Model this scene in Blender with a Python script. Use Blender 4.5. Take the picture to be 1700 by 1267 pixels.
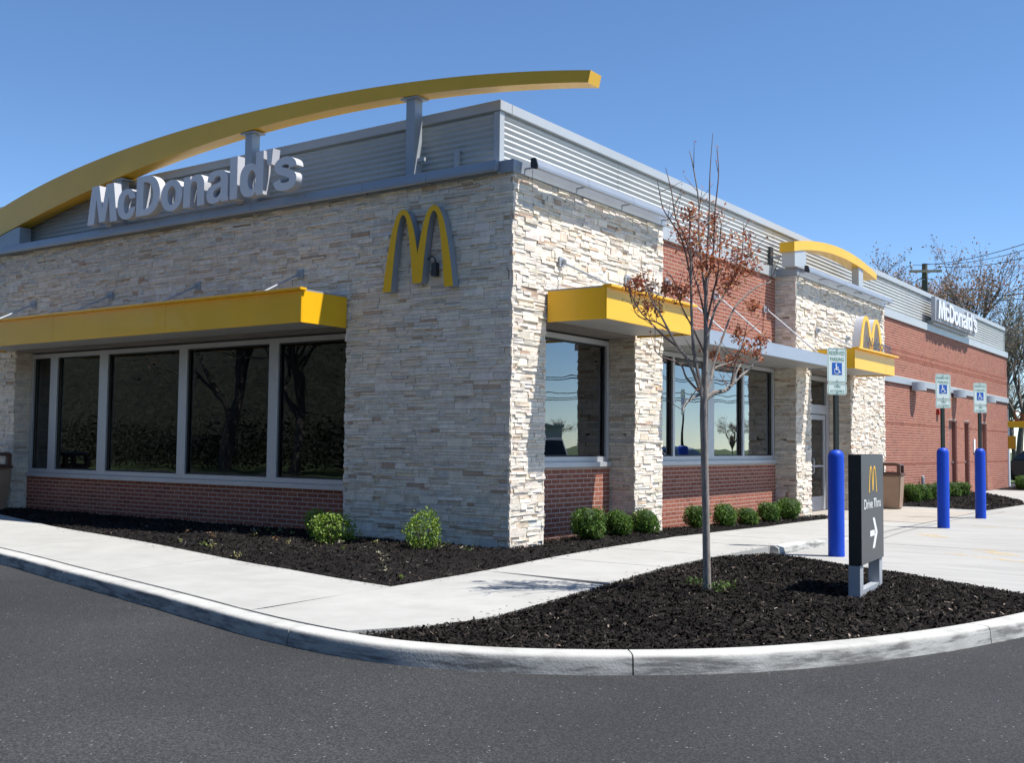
import bpy, bmesh, math, random
import numpy as np
from mathutils import Matrix, Vector

random.seed(7)
rng = np.random.default_rng(11)
scene = bpy.context.scene
for o in list(bpy.data.objects):
    bpy.data.objects.remove(o)

# ------------------------------------------------------------------ camera
CAM = Vector((7.907, -11.113, 1.402))
YAW, PITCH, ROLL, FPX = 0.6172, 0.0581, 0.0112, 1801.4
fw = Vector((-math.sin(YAW)*math.cos(PITCH), math.cos(YAW)*math.cos(PITCH), math.sin(PITCH)))
rt = Vector((math.cos(YAW), math.sin(YAW), 0))
up = rt.cross(fw)
CR = rt*math.cos(ROLL) + up*math.sin(ROLL)
CU = -rt*math.sin(ROLL) + up*math.cos(ROLL)
cam_d = bpy.data.cameras.new('camera')
cam_d.sensor_width = 36.0
cam_d.lens = FPX/1700*36.0
cam_d.clip_start = 0.05
cam_d.clip_end = 3000
cam = bpy.data.objects.new('camera', cam_d)
scene.collection.objects.link(cam)
m3 = Matrix((CR, CU, -fw)).transposed()
cam.matrix_world = Matrix.Translation(CAM) @ m3.to_4x4()
scene.camera = cam

# ------------------------------------------------------------------ sky, sun, exposure
SUN_EL = math.radians(63.0)
SUN_H = Vector((0.921, 0.389, 0)).normalized()
SUN = Vector((SUN_H.x*math.cos(SUN_EL), SUN_H.y*math.cos(SUN_EL), math.sin(SUN_EL)))
world = bpy.data.worlds.new('World')
scene.world = world
world.use_nodes = True
wn = world.node_tree.nodes
bg = wn['Background']
sky = wn.new('ShaderNodeTexSky')
sky.sky_type = 'NISHITA'
sky.sun_disc = False
sky.sun_elevation = SUN_EL
sky.sun_rotation = math.atan2(SUN_H.x, SUN_H.y)
sky.altitude = 3500
sky.air_density = 1.0
sky.dust_density = 0.0
sky.ozone_density = 1.3
hsv = wn.new('ShaderNodeHueSaturation')
hsv.inputs['Saturation'].default_value = 1.14
world.node_tree.links.new(sky.outputs[0], hsv.inputs['Color'])
world.node_tree.links.new(hsv.outputs[0], bg.inputs[0])
bg.inputs[1].default_value = 0.125
sun_d = bpy.data.lights.new('sun', 'SUN')
sun_d.energy = 5.0
sun_d.angle = math.radians(0.53)
sun_d.color = (1.0, 0.975, 0.94)
sun = bpy.data.objects.new('sun', sun_d)
scene.collection.objects.link(sun)
sun.rotation_euler = SUN.to_track_quat('Z', 'Y').to_euler()
sun.location = (20, 10, 40)
scene.view_settings.view_transform = 'Standard'
scene.view_settings.look = 'None'
scene.view_settings.gamma = 1.0
scene.view_settings.use_curve_mapping = False
scene.view_settings.exposure = 0.66
scene.render.engine = 'CYCLES'
scene.cycles.use_denoising = True
scene.cycles.max_bounces = 8
scene.cycles.transparent_max_bounces = 12
scene.cycles.caustics_reflective = False
scene.cycles.caustics_refractive = False

# ------------------------------------------------------------------ helpers
COL = scene.collection

def project(p):
    d = Vector(p) - CAM
    z = d.dot(fw)
    return (850 + FPX*d.dot(CR)/z, 633.5 - FPX*d.dot(CU)/z, z)

def at_depth(px, py, depth):
    return CAM + (fw + CR*((px-850)/FPX) + CU*((633.5-py)/FPX))*depth


class MB:
    """collects faces for one mesh"""
    def __init__(self):
        self.v = []
        self.f = []
        self.t = []

    def poly(self, pts, tint=None):
        n = len(self.v)
        self.v += [tuple(p) for p in pts]
        self.f.append(tuple(range(n, n+len(pts))))
        self.t.append(tint)
        return self

    def box(self, x0, x1, y0, y1, z0, z1, tint=None, skip=''):
        n = len(self.v)
        self.v += [(x, y, z) for x in (x0, x1) for y in (y0, y1) for z in (z0, z1)]
        fs = {'-x': (0, 1, 3, 2), '+x': (4, 6, 7, 5), '-y': (0, 4, 5, 1), '+y': (2, 3, 7, 6), '-z': (0, 2, 6, 4), '+z': (1, 5, 7, 3)}
        for k, f in fs.items():
            if k in skip:
                continue
            self.f.append(tuple(n+i for i in f))
            self.t.append(tint)
        return self

    def prism(self, poly, axis, lo, hi, tint=None):
        def P(a, b, c):
            return {'x': (c, a, b), 'y': (a, c, b), 'z': (a, b, c)}[axis]
        n = len(self.v)
        k = len(poly)
        self.v += [P(a, b, lo) for a, b in poly] + [P(a, b, hi) for a, b in poly]
        self.f.append(tuple(n+i for i in range(k))[::-1])
        self.f.append(tuple(n+k+i for i in range(k)))
        for i in range(k):
            j = (i+1) % k
            self.f.append((n+i, n+j, n+k+j, n+k+i))
        self.t += [tint]*(k+2)
        return self

    def tube(self, pts, radii, n=8, caps=True, tint=None):
        pts = [Vector(p) for p in pts]
        if not hasattr(radii, '__len__'):
            radii = [radii]*len(pts)
        base = len(self.v)
        ref = None
        for i, p in enumerate(pts):
            d = (pts[min(i+1, len(pts)-1)] - pts[max(i-1, 0)])
            if d.length < 1e-9:
                d = Vector((0, 0, 1))
            d.normalize()
            if ref is None:
                ref = Vector((1, 0, 0)) if abs(d.x) < 0.8 else Vector((0, 1, 0))
            a = (ref - d*ref.dot(d))
            if a.length < 1e-6:
                a = d.orthogonal()
            a.normalize()
            ref = a
            b = d.cross(a)
            for k in range(n):
                t = 2*math.pi*k/n
                self.v.append(tuple(p + (a*math.cos(t) + b*math.sin(t))*radii[i]))
        for i in range(len(pts)-1):
            for k in range(n):
                k2 = (k+1) % n
                self.f.append((base+i*n+k, base+i*n+k2, base+(i+1)*n+k2, base+(i+1)*n+k))
                self.t.append(tint)
        if caps:
            self.f.append(tuple(base+k for k in range(n))[::-1])
            self.f.append(tuple(base+(len(pts)-1)*n+k for k in range(n)))
            self.t += [tint, tint]
        return self

    def lathe(self, prof, c, n=24, tint=None):
        base = len(self.v)
        for r, z in prof:
            for k in range(n):
                t = 2*math.pi*k/n
                self.v.append((c[0]+r*math.cos(t), c[1]+r*math.sin(t), c[2]+z))
        for i in range(len(prof)-1):
            for k in range(n):
                k2 = (k+1) % n
                self.f.append((base+i*n+k, base+i*n+k2, base+(i+1)*n+k2, base+(i+1)*n+k))
                self.t.append(tint)
        self.f.append(tuple(base+k for k in range(n))[::-1])
        self.f.append(tuple(base+(len(prof)-1)*n+k for k in range(n)))
        self.t += [tint, tint]
        return self

    def mesh(self, name, mat, smooth=False, recalc=True, bevel=0.0):
        me = bpy.data.meshes.new(name)
        me.from_pydata(self.v, [], self.f)
        if any(t is not None for t in self.t):
            at = me.attributes.new('tint', 'FLOAT_COLOR', 'FACE')
            arr = np.ones((len(self.f), 4), dtype=np.float32)
            for i, t in enumerate(self.t):
                if t is not None:
                    arr[i, :3] = t
            at.data.foreach_set('color', arr.ravel())
        if recalc or bevel:
            bm = bmesh.new()
            bm.from_mesh(me)
            if bevel:
                bmesh.ops.remove_doubles(bm, verts=bm.verts, dist=1e-5)
                bmesh.ops.recalc_face_normals(bm, faces=bm.faces)
                bmesh.ops.bevel(bm, geom=[e for e in bm.edges if e.is_manifold and e.calc_face_angle(0) > 0.5], offset=bevel, segments=2, affect='EDGES', clamp_overlap=True)
            bmesh.ops.recalc_face_normals(bm, faces=bm.faces)
            bm.to_mesh(me)
            bm.free()
        if mat:
            me.materials.append(mat)
        if smooth:
            me.polygons.foreach_set('use_smooth', [True]*len(me.polygons))
            if smooth != 'all':
                try:
                    me.set_sharp_from_angle(angle=math.radians(40))
                except Exception:
                    pass
        me.update()
        return me

    def build(self, name, mat, parent=None, **kw):
        return link(name, self.mesh(name, mat, **kw), parent)


def np_mesh(name, verts, faces, mat, tint=None):
    """quads/tris from numpy arrays"""
    me = bpy.data.meshes.new(name)
    k = faces.shape[1]
    me.vertices.add(len(verts))
    me.vertices.foreach_set('co', np.asarray(verts, dtype=np.float32).ravel())
    me.loops.add(faces.size)
    me.loops.foreach_set('vertex_index', faces.astype(np.int32).ravel())
    me.polygons.add(len(faces))
    me.polygons.foreach_set('loop_start', np.arange(0, faces.size, k, dtype=np.int32))
    me.update(calc_edges=True)
    if tint is not None:
        at = me.attributes.new('tint', 'FLOAT_COLOR', 'FACE')
        arr = np.ones((len(faces), 4), dtype=np.float32)
        arr[:, :3] = tint
        at.data.foreach_set('color', arr.ravel())
    me.materials.append(mat)
    me.validate()
    return me


def link(name, me, parent=None):
    o = bpy.data.objects.new(name, me)
    COL.objects.link(o)
    if parent is not None:
        o.parent = parent
        if parent.type == 'EMPTY' and parent.get('_world'):
            o.matrix_parent_inverse = Matrix.Translation(-parent.location)
    return o


def thing(name, label, cat, loc=(0, 0, 0), rz=0.0, group=None, world_coords=False):
    e = bpy.data.objects.new(name, None)
    e.empty_display_size = 0.2
    COL.objects.link(e)
    e.location = loc
    e.rotation_euler = (0, 0, rz)
    e['label'] = label
    e['category'] = cat
    if group:
        e['group'] = group
    if world_coords:
        e['_world'] = 1
    return e


def tag(o, label, cat, group=None):
    o['label'] = label
    o['category'] = cat
    if group:
        o['group'] = group
    return o


def struct(o):
    o['kind'] = 'structure'
    return o


def stuff(o):
    o['kind'] = 'stuff'
    return o


def copy_tree(o, parent=None):
    c = o.copy()
    COL.objects.link(c)
    c.parent = parent
    for ch in list(o.children):
        copy_tree(ch, c)
    return c


def children_of(o):
    return [c for c in bpy.data.objects if c.parent == o]


def catmull(pts, per=8):
    pts = [Vector(p) for p in pts]
    out = []
    for i in range(len(pts)-1):
        p0 = pts[max(i-1, 0)]
        p1, p2 = pts[i], pts[i+1]
        p3 = pts[min(i+2, len(pts)-1)]
        for k in range(per):
            t = k/per
            out.append(0.5*((2*p1) + (p2-p0)*t + (2*p0-5*p1+4*p2-p3)*t*t + (3*p1-p0-3*p2+p3)*t**3))
    out.append(pts[-1])
    return out


# ------------------------------------------------------------------ materials
MATS = {}

def mat(name, color, rough=0.6, metal=0.0, noise=None, bump=None, tint=False, spec=0.5, stretch=None, coat=0.0, noise2=None, trans=0.0):
    """noise=(scale, amount) value variation, noise2 the same at a second scale; bump=(scale, strength, distance)"""
    if name in MATS:
        return MATS[name]
    m = bpy.data.materials.new(name)
    m.use_nodes = True
    nt = m.node_tree
    N, L = nt.nodes, nt.links
    b = N['Principled BSDF']
    b.inputs['Roughness'].default_value = rough
    b.inputs['Metallic'].default_value = metal
    b.inputs['Specular IOR Level'].default_value = spec
    if coat:
        b.inputs['Coat Weight'].default_value = coat
    co = N.new('ShaderNodeTexCoord')
    mp = N.new('ShaderNodeMapping')
    L.new(co.outputs['Object'], mp.inputs['Vector'])
    if stretch:
        mp.inputs['Scale'].default_value = stretch
    rgb = N.new('ShaderNodeRGB')
    rgb.outputs[0].default_value = (*color, 1)
    cur = rgb.outputs[0]
    if tint:
        at = N.new('ShaderNodeAttribute')
        at.attribute_name = 'tint'
        mx = N.new('ShaderNodeMix')
        mx.data_type = 'RGBA'
        mx.blend_type = 'MULTIPLY'
        mx.inputs[0].default_value = 1
        L.new(cur, mx.inputs[6])
        L.new(at.outputs['Color'], mx.inputs[7])
        cur = mx.outputs[2]
    for nz in (noise, noise2):
        if nz:
            tx = N.new('ShaderNodeTexNoise')
            tx.inputs['Scale'].default_value = nz[0]
            tx.inputs['Detail'].default_value = 6
            tx.inputs['Roughness'].default_value = 0.6
            L.new(mp.outputs[0], tx.inputs['Vector'])
            mr = N.new('ShaderNodeMapRange')
            mr.inputs[1].default_value = 0.3
            mr.inputs[2].default_value = 0.7
            mr.inputs[3].default_value = 1-nz[1]
            mr.inputs[4].default_value = 1+nz[1]
            L.new(tx.outputs['Fac'], mr.inputs[0])
            mx = N.new('ShaderNodeMix')
            mx.data_type = 'RGBA'
            mx.blend_type = 'MULTIPLY'
            mx.inputs[0].default_value = 1
            L.new(cur, mx.inputs[6])
            L.new(mr.outputs[0], mx.inputs[7])
            cur = mx.outputs[2]
    L.new(cur, b.inputs['Base Color'])
    if bump:
        tb = N.new('ShaderNodeTexNoise')
        tb.inputs['Scale'].default_value = bump[0]
        tb.inputs['Detail'].default_value = 5
        L.new(mp.outputs[0], tb.inputs['Vector'])
        bp = N.new('ShaderNodeBump')
        bp.inputs['Strength'].default_value = bump[1]
        bp.inputs['Distance'].default_value = bump[2] if len(bump) > 2 else 0.01
        L.new(tb.outputs['Fac'], bp.inputs['Height'])
        L.new(bp.outputs[0], b.inputs['Normal'])
    if trans:
        tr = N.new('ShaderNodeBsdfTranslucent')
        L.new(cur, tr.inputs['Color'])
        ms = N.new('ShaderNodeMixShader')
        ms.inputs[0].default_value = trans
        L.new(b.outputs[0], ms.inputs[1])
        L.new(tr.outputs[0], ms.inputs[2])
        L.new(ms.outputs[0], N['Material Output'].inputs['Surface'])
    MATS[name] = m
    return m


def glass_mat(name, tintc, refl=1.0):
    m = bpy.data.materials.new(name)
    m.use_nodes = True
    nt = m.node_tree
    N, L = nt.nodes, nt.links
    N.remove(N['Principled BSDF'])
    tr = N.new('ShaderNodeBsdfTransparent')
    tr.inputs[0].default_value = (*tintc, 1)
    gl = N.new('ShaderNodeBsdfGlossy')
    gl.inputs['Roughness'].default_value = 0.004
    gl.inputs[0].default_value = (0.93, 0.97, 1.0, 1)
    fr = N.new('ShaderNodeFresnel')
    fr.inputs['IOR'].default_value = 1.75
    mul = N.new('ShaderNodeMath')
    mul.operation = 'MULTIPLY'
    mul.use_clamp = True
    mul.inputs[1].default_value = refl
    L.new(fr.outputs[0], mul.inputs[0])
    # slight waviness of the pane
    co = N.new('ShaderNodeTexCoord')
    nz = N.new('ShaderNodeTexNoise')
    nz.inputs['Scale'].default_value = 1.3
    nz.inputs['Detail'].default_value = 1
    L.new(co.outputs['Object'], nz.inputs['Vector'])
    bp = N.new('ShaderNodeBump')
    bp.inputs['Strength'].default_value = 0.05
    bp.inputs['Distance'].default_value = 0.05
    L.new(nz.outputs['Fac'], bp.inputs['Height'])
    L.new(bp.outputs[0], gl.inputs['Normal'])
    mx = N.new('ShaderNodeMixShader')
    L.new(mul.outputs[0], mx.inputs[0])
    L.new(tr.outputs[0], mx.inputs[1])
    L.new(gl.outputs[0], mx.inputs[2])
    L.new(mx.outputs[0], N['Material Output'].inputs['Surface'])
    return m


def ramp_mat(name, stops, scale, rough, bumps, detail=8, speck=None, stretch=None, big=None, nrough=0.62):
    """noise driven colour ramp, optional fine specks and bump layers"""
    m = bpy.data.materials.new(name)
    m.use_nodes = True
    nt = m.node_tree
    N, L = nt.nodes, nt.links
    b = N['Principled BSDF']
    b.inputs['Roughness'].default_value = rough
    co = N.new('ShaderNodeTexCoord')
    mp = N.new('ShaderNodeMapping')
    L.new(co.outputs['Object'], mp.inputs['Vector'])
    if stretch:
        mp.inputs['Scale'].default_value = stretch
    tx = N.new('ShaderNodeTexNoise')
    tx.inputs['Scale'].default_value = scale
    tx.inputs['Detail'].default_value = detail
    tx.inputs['Roughness'].default_value = nrough
    L.new(mp.outputs[0], tx.inputs['Vector'])
    cr = N.new('ShaderNodeValToRGB')
    els = cr.color_ramp.elements
    while len(els) < len(stops):
        els.new(0.5)
    for e, (p, c) in zip(els, stops):
        e.position = p
        e.color = (*c, 1)
    L.new(tx.outputs['Fac'], cr.inputs[0])
    cur = cr.outputs[0]
    if big:
        t2 = N.new('ShaderNodeTexNoise')
        t2.inputs['Scale'].default_value = big[0]
        t2.inputs['Detail'].default_value = 4
        L.new(co.outputs['Object'], t2.inputs['Vector'])
        mr = N.new('ShaderNodeMapRange')
        mr.inputs[1].default_value = 0.3
        mr.inputs[2].default_value = 0.7
        mr.inputs[3].default_value = 1-big[1]
        mr.inputs[4].default_value = 1+big[1]
        L.new(t2.outputs['Fac'], mr.inputs[0])
        mx = N.new('ShaderNodeMix')
        mx.data_type = 'RGBA'
        mx.blend_type = 'MULTIPLY'
        mx.inputs[0].default_value = 1
        L.new(cur, mx.inputs[6])
        L.new(mr.outputs[0], mx.inputs[7])
        cur = mx.outputs[2]
    if speck:
        vo = N.new('ShaderNodeTexVoronoi')
        vo.inputs['Scale'].default_value = speck[0]
        L.new(co.outputs['Object'], vo.inputs['Vector'])
        sep = N.new('ShaderNodeSeparateColor')
        L.new(vo.outputs['Color'], sep.inputs[0])
        gt = N.new('ShaderNodeMath')
        gt.operation = 'GREATER_THAN'
        gt.inputs[1].default_value = speck[1]
        L.new(sep.outputs[0], gt.inputs[0])
        mx = N.new('ShaderNodeMix')
        mx.data_type = 'RGBA'
        L.new(gt.outputs[0], mx.inputs[0])
        L.new(cur, mx.inputs[6])
        mx.inputs[7].default_value = (*speck[2], 1)
        cur = mx.outputs[2]
    L.new(cur, b.inputs['Base Color'])
    prev = None
    for sc_, st, dist in bumps:
        tb = N.new('ShaderNodeTexNoise')
        tb.inputs['Scale'].default_value = sc_
        tb.inputs['Detail'].default_value = 4
        L.new(mp.outputs[0], tb.inputs['Vector'])
        bp = N.new('ShaderNodeBump')
        bp.inputs['Strength'].default_value = st
        bp.inputs['Distance'].default_value = dist
        L.new(tb.outputs['Fac'], bp.inputs['Height'])
        if prev:
            L.new(prev, bp.inputs['Normal'])
        prev = bp.outputs[0]
    if prev:
        L.new(prev, b.inputs['Normal'])
    return m


M_stone = mat('ledge_stone', (1, 1, 1), 0.9, tint=True, noise=(9, 0.13), noise2=(45, 0.12), bump=(38, 0.55, 0.012), spec=0.25)
M_stoneback = mat('stone_backing', (0.2, 0.18, 0.16), 0.95)
M_brick = mat('red_brick', (1, 1, 1), 0.85, tint=True, noise=(30, 0.14), noise2=(3, 0.08), bump=(120, 0.25, 0.004), spec=0.3)
M_mortar = mat('mortar', (0.54, 0.41, 0.335), 0.95, noise=(12, 0.10), bump=(150, 0.3, 0.003))
M_alu = mat('aluminium_frame', (0.50, 0.50, 0.51), 0.42, metal=0.35, noise=(2.5, 0.05))
M_grey = mat('grey_metal', (0.40, 0.42, 0.44), 0.45, metal=0.25, noise=(1.8, 0.06))
M_coping = mat('coping_metal', (0.33, 0.36, 0.40), 0.42, metal=0.3, noise=(1.2, 0.07))
M_corr = mat('corrugated_metal', (0.56, 0.56, 0.53), 0.45, metal=0.12, noise=(0.8, 0.06), noise2=(6, 0.03))
M_cap = mat('cap_metal', (0.53, 0.54, 0.53), 0.45, metal=0.3, noise=(0.7, 0.05))
M_yellow = mat('yellow_metal', (0.90, 0.485, 0.007), 0.38, noise=(1.1, 0.05), coat=0.15)
M_soffit = mat('grey_soffit', (0.34, 0.34, 0.33), 0.6, noise=(2, 0.06))
M_dark = mat('dark_metal', (0.035, 0.04, 0.045), 0.5)
M_black = mat('black_paint', (0.020, 0.021, 0.022), 0.45)
M_logo_y = mat('logo_yellow', (0.89, 0.49, 0.007), 0.35)
M_letter = mat('letter_white', (0.74, 0.74, 0.76), 0.35)
M_letter_side = mat('letter_return', (0.52, 0.52, 0.54), 0.4)
M_white = mat('white_print', (0.82, 0.82, 0.80), 0.5)
M_int_wall = mat('interior_wall', (0.16, 0.15, 0.13), 0.9, noise=(1, .1))
M_int_floor = mat('interior_floor', (0.07, 0.055, 0.045), 0.5, noise=(2, .15))
M_int_ceil = mat('interior_ceiling', (0.3, 0.3, 0.28), 0.9)
M_gasket = mat('black_gasket', (0.015, 0.015, 0.016), 0.5)
G_front = glass_mat('front_glass', (0.55, 0.61, 0.57), 1.1)
G_side = glass_mat('side_glass', (0.30, 0.36, 0.36), 2.3)

# ------------------------------------------------------------------ key dimensions of the building (metres)
YP1, YP2, YP3 = 0.79, 3.23, 4.11
RX, RF = -0.44, 0.31
YT0, YT1, YE = 9.86, 15.80, 32.63
YD0, YD1 = 10.70, 13.24
ZC0, ZC1, ZB, ZP = 4.87, 5.03, 4.84, 6.0
PX, PY = -0.53, 0.42
XW0, XW1 = -11.35, -2.86
XL = -14.3
ZCAN = 3.02
SILL_S, SILL_F = 1.10, 0.72

# ------------------------------------------------------------------ ground surfaces
M_asphalt = ramp_mat('asphalt', [(0.38, (0.007, 0.007, 0.007)), (0.5, (0.021, 0.0205, 0.0205)), (0.64, (0.052, 0.051, 0.050))], 80, 0.88,
                     [(40, 0.3, 0.02), (130, 0.8, 0.012)], detail=3, speck=(120, 0.9975, (0.22, 0.215, 0.21)), big=(0.33, 0.5), nrough=0.8)
M_conc = ramp_mat('concrete', [(0.25, (0.315, 0.306, 0.277)), (0.55, (0.36, 0.350, 0.32)), (0.8, (0.39, 0.381, 0.35))], 3.0, 0.88,
                  [(90, 0.18, 0.004), (9, 0.15, 0.01)], big=(0.6, 0.05))
M_pad = ramp_mat('broom_concrete', [(0.25, (0.25, 0.241, 0.219)), (0.5, (0.33, 0.32, 0.295)), (0.8, (0.375, 0.365, 0.338))], 2.0, 0.88,
                 [(70, 0.25, 0.004)], stretch=(0.35, 2.6, 1), big=(0.5, 0.06))
M_soil = mat('far_grass', (0.07, 0.10, 0.03), 0.95, noise=(0.4, 0.25), noise2=(6, 0.2), bump=(30, .6, .03))
M_mulchbase = mat('mulch_base', (0.010, 0.008, 0.007), 0.95, noise=(40, 0.45), bump=(60, 1.0, 0.03), spec=0.2)
M_chip = mat('mulch_chip', (1, 1, 1), 0.9, tint=True, spec=0.15)

struct(MB().poly([(-700, -700, -0.08), (700, -700, -0.08), (700, 700, -0.08), (-700, 700, -0.08)]).build('ground', M_soil))
struct(MB().poly([(-60, -20, -0.02), (48, -20, -0.02), (48, 39, -0.02), (-60, 39, -0.02)]).build('parking_lot', M_asphalt))
pad = struct(MB().poly([(2.36, 2.50, 0.0), (5.84, 0.35, 0.0), (7.4, -0.62, 0.0), (17, -0.62, 0.0), (17, 30, 0), (-0.4, 30, 0), (-0.4, 5.2, 0), (2.36, 5.2, 0)]).build('concrete_pad', M_pad))

def walk_z(y):
    return 0.004 + 0.106*min(1, max(0, (7.2-y)/4.2))

# sidewalk outlines (inner = building side, outer = kerb side)
side_in = [(1.31, -3.67), (1.27, -2.75), (1.20, -2.0), (1.03, -0.72), (0.88, 0.89), (0.82, 2.2), (0.74, 3.6), (0.59, 5.06), (0.45, 7.0), (0.45, 8.6), (0.54, 10.1)]
side_out = [(2.80, -5.43), (3.02, -4.7), (2.98, -4.0), (2.70, -2.11), (2.47, -0.5), (2.42, 0.9), (2.40, 2.3), (2.36, 3.6), (2.34, 5.0), (2.34, 7.0), (2.34, 10.3)]
front_in = [(-17, -0.6), (-12.0, -0.62), (-9.91, -0.98), (-7.89, -1.56), (-6.52, -1.92), (-3.96, -2.45), (-1.31, -3.15), (-0.38, -3.34), (0.51, -3.54), (1.31, -3.67)]
kerb_out = [(-17, -3.55), (-11, -3.6), (-7, -3.75), (-4.13, -4.27), (-2.04, -4.76), (0.11, -5.25), (1.4, -5.57), (2.24, -5.73), (2.93, -5.78), (3.39, -5.71), (3.95, -5.5), (4.57, -5.08), (5.09, -4.57), (5.51, -3.93), (5.88, -3.12), (6.15, -2.31), (6.35, -1.5), (6.55, -0.75), (7.15, -0.50)]

def resample2(pts, n):
    c = [Vector((p[0], p[1], 0)) for p in catmull([(x, y, 0) for x, y in pts], 10)]
    s = [0]
    for a, b in zip(c, c[1:]):
        s.append(s[-1] + (b-a).length)
    out = []
    for i in range(n):
        t = s[-1]*i/(n-1)
        k = max(0, min(len(s)-2, int(np.searchsorted(s, t))-1))
        w = (t-s[k])/max(1e-9, s[k+1]-s[k])
        out.append(c[k].lerp(c[k+1], w))
    return out

KO = resample2(kerb_out, 260)

def offset_line(line, d):
    out = []
    for i, p in enumerate(line):
        t = (line[min(i+1, len(line)-1)] - line[max(i-1, 0)]).normalized()
        out.append(p + Vector((-t.y, t.x, 0))*d)   # left of travel = building side
    return out

KI = offset_line(KO, 0.166)
ZK = 0.104
M_kerb = None
def kerb_material():
    m = ramp_mat('kerb_concrete', [(0.22, (0.30, 0.29, 0.265)), (0.5, (0.42, 0.41, 0.375)), (0.8, (0.48, 0.47, 0.435))], 5.0, 0.88, [(60, 0.35, 0.006)], big=(1.5, .08))
    nt = m.node_tree
    N, L = nt.nodes, nt.links
    b = N['Principled BSDF']
    src = b.inputs['Base Color'].links[0].from_socket
    co = N.new('ShaderNodeTexCoord')
    mp = N.new('ShaderNodeMapping')
    mp.inputs['Scale'].default_value = (0.9, 0.9, 7)
    L.new(co.outputs['Object'], mp.inputs['Vector'])
    nz = N.new('ShaderNodeTexNoise')
    nz.inputs['Scale'].default_value = 2.2
    nz.inputs['Detail'].default_value = 9
    nz.inputs['Roughness'].default_value = 0.7
    L.new(mp.outputs[0], nz.inputs['Vector'])
    cr = N.new('ShaderNodeValToRGB')
    cr.color_ramp.elements[0].position = 0.46
    cr.color_ramp.elements[0].color = (0, 0, 0, 1)
    cr.color_ramp.elements[1].position = 0.60
    cr.color_ramp.elements[1].color = (1, 1, 1, 1)
    L.new(nz.outputs['Fac'], cr.inputs[0])
    # tyre scuffs sit on the face of the kerb only (height band in z)
    sep = N.new('ShaderNodeSeparateXYZ')
    L.new(co.outputs['Object'], sep.inputs[0])
    mr = N.new('ShaderNodeMapRange')
    mr.inputs[1].default_value = 0.099
    mr.inputs[2].default_value = 0.078
    L.new(sep.outputs['Z'], mr.inputs[0])
    mu = N.new('ShaderNodeMath')
    mu.operation = 'MULTIPLY'
    L.new(cr.outputs[0], mu.inputs[0])
    L.new(mr.outputs[0], mu.inputs[1])
    mu2 = N.new('ShaderNodeMath')
    mu2.operation = 'MULTIPLY'
    mu2.inputs[1].default_value = 0.75
    L.new(mu.outputs[0], mu2.inputs[0])
    mx = N.new('ShaderNodeMix')
    mx.data_type = 'RGBA'
    L.new(mu2.outputs[0], mx.inputs[0])
    L.new(src, mx.inputs[6])
    mx.inputs[7].default_value = (0.07, 0.068, 0.066, 1)
    L.new(mx.outputs[2], b.inputs['Base Color'])
    return m
M_kerb = kerb_material()

kerb = struct(MB().poly([(p.x, p.y, -0.018) for p in KO[:2]] + [(KI[1].x, KI[1].y, -0.018)]).build('kerb', M_kerb))
prof = [(-0.030, -0.03), (-0.020, 0.06), (-0.016, 0.084), (-0.009, 0.095), (0.006, 0.102), (0.022, ZK), (0.150, ZK+0.001), (0.150, -0.03)]
def kerb_piece(i0, i1):
    mb = MB()
    k = len(prof)
    ln = KO[i0:i1+1]
    for i, p in enumerate(ln):
        g = i0+i
        t = (KO[min(g+1, len(KO)-1)] - KO[max(g-1, 0)]).normalized()
        nrm = Vector((-t.y, t.x, 0))
        sh = 0.005 if i == 0 else (-0.005 if i == len(ln)-1 else 0)
        wob = 0.003*math.sin(g*0.7)+0.002*math.sin(g*1.9)
        for d, z in prof:
            q = p + nrm*(d + (wob if d < 0.1 else 0)) + t*sh
            mb.v.append((q.x, q.y, z))
    n = len(ln)
    for i in range(n-1):
        for j in range(k-1):
            mb.f.append((i*k+j, (i+1)*k+j, (i+1)*k+j+1, i*k+j+1))
            mb.t.append(None)
    mb.f.append(tuple(range(k)))
    mb.f.append(tuple((n-1)*k+j for j in range(k))[::-1])
    mb.t += [None, None]
    return mb

def near_idx(x, y):
    return min(range(len(KO)), key=lambda i: (KO[i]-Vector((x, y, 0))).length)

cuts = [0, near_idx(-12.5, -3.6), near_idx(-9, -3.65), near_idx(-5.6, -3.95), near_idx(-2.05, -4.76), near_idx(2.24, -5.74), near_idx(4.57, -5.08), near_idx(6.08, -2.5), len(KO)-1]
for a, b_ in zip(cuts, cuts[1:]):
    kerb_piece(a, b_).build('kerb_stone', M_kerb, kerb, smooth=True)

# sidewalk slabs
sidewalk = struct(MB().poly([(1.4, -4.0, 0.02), (2.6, -4.2, 0.02), (2.2, 1, 0.02)]).build('sidewalk', M_conc))

def slab_strip(inner, outer, i0, i1, zf, gap=0.006):
    mb = MB()
    a, b = inner[i0:i1+1], outer[i0:i1+1]
    n = len(a)
    def shifted(line):
        out = [p.copy() for p in line]
        out[0] = out[0] + (out[1]-out[0]).normalized()*gap
        out[-1] = out[-1] + (out[-2]-out[-1]).normalized()*gap
        return out
    a, b = shifted(a), shifted(b)
    for i in range(n):
        za, zb = zf(a[i].y), zf(b[i].y)
        mb.v += [(a[i].x, a[i].y, za), (b[i].x, b[i].y, zb), (a[i].x, a[i].y, -0.015), (b[i].x, b[i].y, -0.015)]
    for i in range(n-1):
        o, q = i*4, (i+1)*4
        mb.f += [(o, o+1, q+1, q), (o, q, q+2, o+2), (o+1, o+3, q+3, q+1)]
    mb.f += [(0, 2, 3, 1), ((n-1)*4, (n-1)*4+1, (n-1)*4+3, (n-1)*4+2)]
    mb.t += [None]*len(mb.f)
    return mb

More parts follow.
